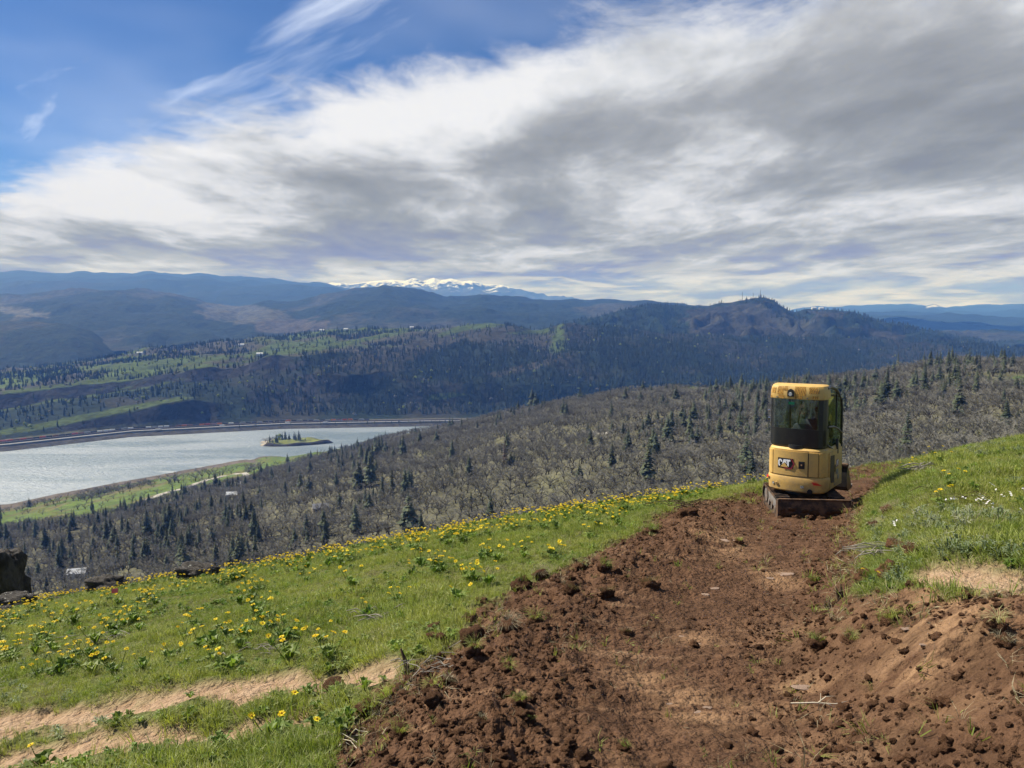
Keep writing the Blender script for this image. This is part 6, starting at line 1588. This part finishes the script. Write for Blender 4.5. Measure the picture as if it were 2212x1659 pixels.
# ---------------------------------------------------------------- things in the distance
def grid_at(GX, GY, GZ, su, sv, r0=0, r1=None, ucols=None):
    """photo pixel -> nearest grid point of a terrain fan that projects there (front-most)"""
    u, v = su * SC, sv * SC; uc = UF if ucols is None else ucols
    c0 = int(np.clip(round((u - uc[0]) / (uc[1] - uc[0])), 0, len(uc) - 1))
    Xc, Yc, Zc = GX[r0:r1, c0], GY[r0:r1, c0], GZ[r0:r1, c0]; _, Vc = project(Xc, Yc, Zc)
    k = int(np.argmax(Vc <= v)) if (Vc <= v).any() else int(np.argmin(Vc))
    return float(Xc[k]), float(Yc[k]), float(Zc[k])
def flatmat(name, c, rough=.7, var=.2, sc=.5):
    m, n = new_mat(name); finish(n, principled(n, n.vm('SCALE', c4(c)[:3], scale=n.mr(n.noise(n.objco(), sc, 4, .6), .3, .7, 1 - var, 1 + var, False)), rough)); return m
M_asph = flatmat('pale_worn_asphalt', (0.20, 0.20, 0.20), .9, .15, .05); M_ball = flatmat('rail_ballast', (0.10, 0.09, 0.085), .95, .3, .2); M_grav = flatmat('gravel_road', (0.36, 0.34, 0.30), .95, .15, .1)
# highway and railway along the far shore
def ribbon(name, off0, off1, z, mat, u0=-200, u1=900, th=1.2):
    u = np.linspace(u0, u1, 240); t = (u - CX) / F_PX * .9985; v, f = [], []
    for k in range(len(u)):
        a, b = float(shY(u[k]) + off0), float(shY(u[k]) + off1)
        v += [(t[k] * a, a, z), (t[k] * b, b, z), (t[k] * a, a, z - th * 6), (t[k] * b, b, z - th * 6)]
    for k in range(len(u) - 1):
        i = 4 * k; j = i + 4; f += [[i, j, j + 1, i + 1], [i, i + 2, j + 2, j], [i + 1, j + 1, j + 3, i + 3]]
    return tag(mesh_obj(name, v, f, mat), kind='structure')
ribbon('highway', 20, 36, WATER_Z + 12.0, M_asph); ribbon('railway_bed', 52, 66, WATER_Z + 13.5, M_ball)
def shore_pt(su, off):
    u = su * SC; y = float(shY(u) + off); x = (u - CX) / F_PX * .9985 * y
    y2 = float(shY(u + 2) + off); x2 = (u + 2 - CX) / F_PX * .9985 * y2
    return x, y, math.atan2(y2 - y, x2 - x)
def boxm(name, sx, sy, z0, z1, mat, bev=0.0):
    bm = bmesh.new(); bmesh.ops.create_cube(bm, size=1.0)
    for v in bm.verts: v.co = Vector((v.co.x * sx, v.co.y * sy, z0 + (v.co.z + .5) * (z1 - z0)))
    if bev: bmesh.ops.bevel(bm, geom=bm.edges[:], offset=bev, segments=1, affect='EDGES')
    me = bpy.data.meshes.new(name); bm.to_mesh(me); bm.free(); me.materials.append(mat); return me
def wheelm(r=.5, w=2.4):
    v, f = tube([(0, -w / 2, 0), (0, w / 2, 0)], [r, r], 10); f.append(list(range(10))[::-1]); return mesh_of('wheel', (v, f), M_rub)
WHEEL = wheelm()
CARC = {'red': flatmat('red_container', (0.42, 0.07, 0.06)), 'brown': flatmat('rust_brown_wagon', (0.20, 0.085, 0.055)), 'white': flatmat('white_container', (0.72, 0.72, 0.70)), 'dark': flatmat('dark_wagon', (0.045, 0.045, 0.05)), 'grey': flatmat('grey_wagon', (0.26, 0.27, 0.28)), 'orange': flatmat('orange_container', (0.55, 0.16, 0.05))}
BOXY = {k: boxm('container', 15.5, 2.9, 1.3, 5.4, m, .1) for k, m in CARC.items()}; DECK = boxm('wagon_deck', 17.0, 2.6, .9, 1.3, CARC['dark'])
def railcar(su, col):
    x, y, a = shore_pt(su, 59); e = empty('freight_wagon', (x, y, WATER_Z + 13.6), a)
    link(bpy.data.objects.new('container', BOXY[col]), e); link(bpy.data.objects.new('wagon_deck', DECK), e)
    for q in (-6.5, -4.8, 4.8, 6.5): w = link(bpy.data.objects.new('wheel', WHEEL), e); w.location = (q, 0, .55)
    tag(e, '%s freight wagon in the long train along the far shore' % {'red': 'red', 'brown': 'rust brown', 'white': 'white', 'dark': 'dark', 'grey': 'grey', 'orange': 'orange'}[col], 'wagon', '%s wagons of the far train' % col)
cols = ['red'] * 2 + ['brown', 'red', 'brown', 'dark', 'red', 'dark', 'brown', 'dark', 'dark', 'red', 'brown', 'grey', 'dark', 'white', 'white', 'white', 'dark', 'grey', 'white', 'dark', 'dark', 'white', 'grey', 'white', 'white', 'dark', 'brown', 'orange', 'brown', 'dark', 'orange', 'red', 'brown', 'orange', 'dark', 'white', 'dark', 'grey', 'dark', 'dark', 'grey', 'dark', 'dark', 'dark', 'dark', 'orange', 'dark', 'grey', 'dark', 'dark', 'grey', 'dark', 'grey', 'orange', 'brown', 'red', 'orange', 'dark', 'grey', 'dark']
su = -8.0
for c_ in cols:
    railcar(su, c_); u_ = su * SC; su += 19.2 / (float(shY(u_)) / F_PX) / SC * .995
M_tire = M_rub; TRL = boxm('trailer', 14.5, 2.6, 1.2, 4.1, CARC['white'], .08); TCB = boxm('cab', 2.6, 2.5, .7, 3.5, CARC['white'], .3); TCW = boxm('windscreen', .12, 2.1, 2.1, 3.1, flatmat('dark_glass', (0.02, 0.025, 0.03), .2)); VAN = boxm('body', 5.2, 2.0, .5, 2.2, CARC['grey'], .35); VANW = boxm('side_windows', 3.0, 2.04, 1.45, 1.95, bpy.data.materials['dark_glass'])
def truck(su, off, label):
    x, y, a = shore_pt(su, off); e = empty('semi_truck', (x, y, WATER_Z + 12.05), a)
    link(bpy.data.objects.new('trailer', TRL), e); c = link(bpy.data.objects.new('cab', TCB), e); c.location = (9.2, 0, 0); w_ = link(bpy.data.objects.new('windscreen', TCW), c); w_.location = (1.30, 0, 0)
    for q in (-6, -4.8, 5.5, 6.7, 9.9): w = link(bpy.data.objects.new('wheel', WHEEL), e); w.location = (q, 0, .5)
    tag(e, label, 'truck', 'semi trucks on the far highway')
for su_, off in ((332, 20), (615, 34), (698, 20), (1001, 33), (472, 35)): truck(su_, off, 'white semi truck on the highway along the far shore')
for su_, off in ((545, 22), (580, 35), (860, 22), (760, 35), (250, 34)):
    x, y, a = shore_pt(su_, off); e = empty('car', (x, y, WATER_Z + 12.05), a); link(bpy.data.objects.new('body', VAN), e); link(bpy.data.objects.new('side_windows', VANW), e)
    for q in (-1.6, 1.6): w = link(bpy.data.objects.new('wheel', WHEEL), e); w.location = (q, 0, .38); w.scale = (.75, .85, .75)
    tag(e, 'small pale car on the highway along the far shore', 'car', 'cars on the far highway')
# dark trees between highway and water
for k, su_ in enumerate((455, 510, 548, 600, 622, 655, 688, 700, 720, 745, 776, 790, 800, 806, 830, 843, 858, 880, 905, 912, 930, 938, 948, 960)):
    x, y, a = shore_pt(su_, 6); q = k % 5; h = rng.uniform(9, 16)
    tree_thing('shore_fir', FIR_TRUNK[q], FIR_CROWN[q], (x, y, WATER_Z + 7.0), h, h * 1.4, k * 1.0, 'dark fir between the far highway and the river', 'tree', 'firs on the far shoreline')

# island with firs
def island():
    cx_, cy_ = float(px_ray(606 * SC, 1)[0]) * 2220, 2220.0
    na, nr = 72, 14; X, Y, Z = np.zeros((nr, na + 1)), np.zeros((nr, na + 1)), np.zeros((nr, na + 1))
    for j in range(na + 1):
        a = 2 * math.pi * j / na; c, s = math.cos(a), math.sin(a)
        rx = 108 * (1 + .12 * math.sin(3 * a + 1) + .05 * math.sin(7 * a)); ry = 62 * (1 + .15 * math.sin(2 * a + .6)) * (1 - .35 * max(c, 0) ** 2)
        for i in range(nr):
            q = i / (nr - 1); X[i, j] = cx_ + rx * c * q; Y[i, j] = cy_ + ry * s * q
            top = 8 + 3 * math.sin(X[i, j] / 17) * math.cos(Y[i, j] / 15); top *= (.45 + .55 * (c * q > -.55))
            Z[i, j] = WATER_Z + (top if q < .86 else np.interp(q, [.86, .93, 1.0], [top, 3.0, -3.0]))
    col = np.zeros(X.shape + (3,)); qq = np.linspace(0, 1, nr)[:, None] * np.ones(na + 1)
    col[:] = np.where((qq > .82)[..., None], np.array([0.045, 0.04, 0.036]), np.array([0.15, 0.17, 0.055]))
    col = np.where(((X - cx_ < -70) & (qq > .7) & (qq < .99))[..., None], np.array([0.34, 0.30, 0.24]), col)
    o = grid_mesh('river_island', X, Y, Z, M_mid, {'col': col}); tag(o, kind='structure')
    for k, (dx, dy, h) in enumerate(((-34, 8, 26), (-27, 14, 30), (-22, 4, 28), (-14, 10, 24), (2, 10, 29), (8, 4, 25), (14, 14, 31), (20, 8, 23), (34, 10, 10), (-58, -34, 26), (-48, -36, 18), (-40, -32, 28), (-34, -36, 22))):
        q = k % 5; tree_thing('island_fir', FIR_TRUNK[q], FIR_CROWN[q], (cx_ + dx, cy_ + dy, WATER_Z + 7), h, h * 1.15, k, 'dark fir standing on the grassy river island', 'tree', 'firs on the river island')
    for k, (dx, dy, h) in enumerate(((-84, 4, 13), (-74, -6, 14), (-66, 10, 15), (-58, 18, 16), (-72, 14, 13))):
        tree_thing('island_oak', OAK_TRUNK[k], OAK_CROWN[k], (cx_ + dx, cy_ + dy, WATER_Z + 4), h, h * 1.6, k, 'bare grey tree on the low end of the river island', 'tree', 'bare trees on the river island')
    bm_ = mesh_of('crown', lowbush(77), M_bud); tree_thing('budding_tree', OAK_TRUNK[1], bm_, (cx_ - 46, cy_ + 22, WATER_Z + 7), 20, 24, 0, 'yellow green budding tree on the river island', 'tree', None)
island()

# road on the near bank
def draped(name, pts, w, mat):
    P_ = np.array([mid_at(a, b) for a, b in pts]); t = np.linspace(0, len(P_) - 1, 90); X = np.interp(t, range(len(P_)), P_[:, 0]); Y = np.interp(t, range(len(P_)), P_[:, 1])
    k = np.hanning(9); k /= k.sum(); Xs = np.convolve(np.pad(X, 4, 'edge'), k, 'valid'); Ys = np.convolve(np.pad(Y, 4, 'edge'), k, 'valid')
    dx, dy = np.gradient(Xs), np.gradient(Ys); L = np.hypot(dx, dy) + 1e-6; nx, ny = -dy / L, dx / L; v, f = [], []
    za, zb = mid_z(Xs + nx * w, Ys + ny * w), mid_z(Xs - nx * w, Ys - ny * w); zm = np.maximum(za, zb)
    for i in range(90): v += [(Xs[i] + nx[i] * w, Ys[i] + ny[i] * w, zm[i] + 1.0), (Xs[i] - nx[i] * w, Ys[i] - ny[i] * w, zm[i] + 1.0), (Xs[i] + nx[i] * (w + 2), Ys[i] + ny[i] * (w + 2), zm[i] - 3.0), (Xs[i] - nx[i] * (w + 2), Ys[i] - ny[i] * (w + 2), zm[i] - 3.0)]
    for i in range(89): a = 4 * i; b = a + 4; f += [[a, b, b + 1, a + 1], [a, a + 2, b + 2, b], [a + 1, b + 1, b + 3, a + 3]]
    return tag(mesh_obj(name, v, f, mat), kind='structure')
draped('valley_road', ROAD_S[0], 5.0, M_grav)
draped('gravel_lane', [(1255, 940), (1275, 937), (1300, 936), (1325, 937)], 3.0, M_grav)

# houses
M_wwall = flatmat('white_painted_boards', (0.70, 0.69, 0.66), .7, .08); M_twall = flatmat('tan_boards', (0.36, 0.31, 0.24), .8, .1); M_groof = flatmat('grey_roofing', (0.24, 0.24, 0.245), .6, .15); M_wroof = flatmat('pale_metal_roofing', (0.62, 0.63, 0.64), .35, .1); M_pane = bpy.data.materials['dark_glass']
def house(loc, L, Wd, H, rz, wall, roof, label, name='farm_house'):
    e = empty(name, loc, rz); l, w = L / 2, Wd / 2; r = Wd * .36
    mesh_obj('wall', [(-l, -w, -2), (l, -w, -2), (l, w, -2), (-l, w, -2), (-l, -w, H), (l, -w, H), (l, w, H), (-l, w, H), (-l, 0, H + r), (l, 0, H + r)], [[0, 1, 5, 4], [2, 3, 7, 6], [1, 2, 6, 9, 5], [3, 0, 4, 8, 7]], wall, e)
    o = .5; a, b = (l + o), (w + o); s_ = r / w
    mesh_obj('roof', [(-a, -b, H - o * s_ + .1), (a, -b, H - o * s_ + .1), (a, 0, H + r + .12), (-a, 0, H + r + .12), (a, b, H - o * s_ + .1), (-a, b, H - o * s_ + .1), (-a, -b, H - o * s_ + .35), (a, -b, H - o * s_ + .35), (a, 0, H + r + .4), (-a, 0, H + r + .4), (a, b, H - o * s_ + .35), (-a, b, H - o * s_ + .35)],
             [[0, 1, 2, 3], [3, 2, 4, 5], [6, 9, 8, 7], [9, 11, 10, 8], [0, 6, 7, 1], [5, 4, 10, 11], [1, 7, 8, 2], [2, 8, 10, 4], [0, 3, 9, 6], [3, 5, 11, 9]], roof, e)
    me = boxm('window', 1.4, .12, 1.0, 2.2, M_pane)
    for q in (-.6, 0.05, .6): k = link(bpy.data.objects.new('window', me), e); k.location = (q * l, -w - .03, 0)
    d = link(bpy.data.objects.new('door', boxm('door', 1.1, .14, 0, 2.1, roof)), e); d.location = (.33 * l, -w - .03, 0)
    return tag(e, label, 'house')
def hm(su, sv): return mid_at(su, sv)
house(hm(139, 1249), 13, 8, 4.5, .3, M_wwall, M_wroof, 'white house with a pale roof among the bare oaks below the slope')
house(hm(490, 1076), 14, 9, 4, .2, M_twall, M_wroof, 'tan house near the valley road among firs and oaks')
house(hm(716, 1000), 12, 8, 3.5, -.2, M_wwall, M_wroof, 'small white house half hidden between firs on the wooded bench')
house(hm(683, 1112), 14, 9, 3.5, .4, M_twall, M_groof, 'grey roofed house deep in the bare oak woodland')
for su_, sv_, lab, wl in ((300, 766, 'white farmhouse beside the long green field on the far plateau', M_wwall), (522, 748, 'white barn below the dark knoll on the far plateau', M_wwall), (560, 768, 'low white building by the upper cliff edge', M_wwall), (749, 714, 'white farm building above the far green pastures', M_wwall), (697, 716, 'pale shed left of the white farm building above the pastures', M_wwall), (893, 706, 'grey barn at the crest of the far pastures', M_twall)):
    x, y, z = grid_at(FX, FY, FZ, su_, sv_, 50, -8); house((x, y, z), 26, 14, 6, .2, wl, M_wroof, lab, 'farm_building')
for su_, lab in ((1759, 'white summit building at the tree edge of the second hill'), (1775, 'larger white summit building between two tree groups on the second hill')):
    x, y, z = grid_at(HFX, HFY, HFZ, su_, 600, 40, -7, UH); house((x, y, z + 1), 34, 18, 9, .1, M_wwall, M_wroof, lab, 'summit_building')
# radio masts on the bald hill
for su_, h, lab in ((1601, 62, 'tall thin radio mast on the bald hill shoulder'), (1639, 58, 'thin radio mast above the dark summit trees'), (1623, 40, 'short radio mast with a platform between two taller ones')):
    x, y, z = grid_at(HFX, HFY, HFZ, su_, 600, 40, -7, UH); e = empty('radio_mast', (x, y, z))
    for a in range(3):
        c, s = math.cos(a * 2.094), math.sin(a * 2.094); v, f = tube([(c * 2.4, s * 2.4, -3), (c * .5, s * .5, h)], [.7, .4], 4); mesh_obj('mast_leg', [tuple(q) for q in v], f, CARC['dark'], e)
    for q in range(1, 6): mesh_obj('cross_brace', *[[tuple(Vector((math.cos(a * 2.094) * (2.4 - 1.9 * q / 6), math.sin(a * 2.094) * (2.4 - 1.9 * q / 6), h * q / 6 + d)) ) for d in (0, .8) for a in range(3)], [[0, 1, 4, 3], [1, 2, 5, 4], [2, 0, 3, 5]]], CARC['dark'], e)
    mesh_obj('antenna_platform', *(lambda vf: ([(a, b, c + h * .8) for a, b, c in vf[0]], vf[1]))(box_vf(-2.5, 2.5, -2.5, 2.5, 0, 2.0)), CARC['grey'], e)
    tag(e, lab, 'mast')
# ---------------------------------------------------------------- air
def build_haze():
    bm = bmesh.new(); bmesh.ops.create_cube(bm, size=1.0)
    o = bm_obj('haze', bm)
    lo, hi = Vector((-48000, -900, WATER_Z - 20)), Vector((48000, 39000, 1380))
    o.scale = hi - lo; o.location = (lo + hi) / 2
    m, n = new_mat('clear_air_haze')
    v = n.n.new('ShaderNodeVolumePrincipled')
    v.inputs['Color'].default_value = (0.13, 0.33, 1.0, 1); v.inputs['Density'].default_value = 6.6e-5
    v.inputs['Anisotropy'].default_value = 0.0
    v.inputs['Absorption Color'].default_value = (1, 1, 1, 1)
    oo = n.n.new('ShaderNodeOutputMaterial'); n.l.new(v.outputs[0], oo.inputs['Volume'])
    m.cycles.homogeneous_volume = True
    o.data.materials.append(m); tag(o, kind='stuff'); return o
build_haze()
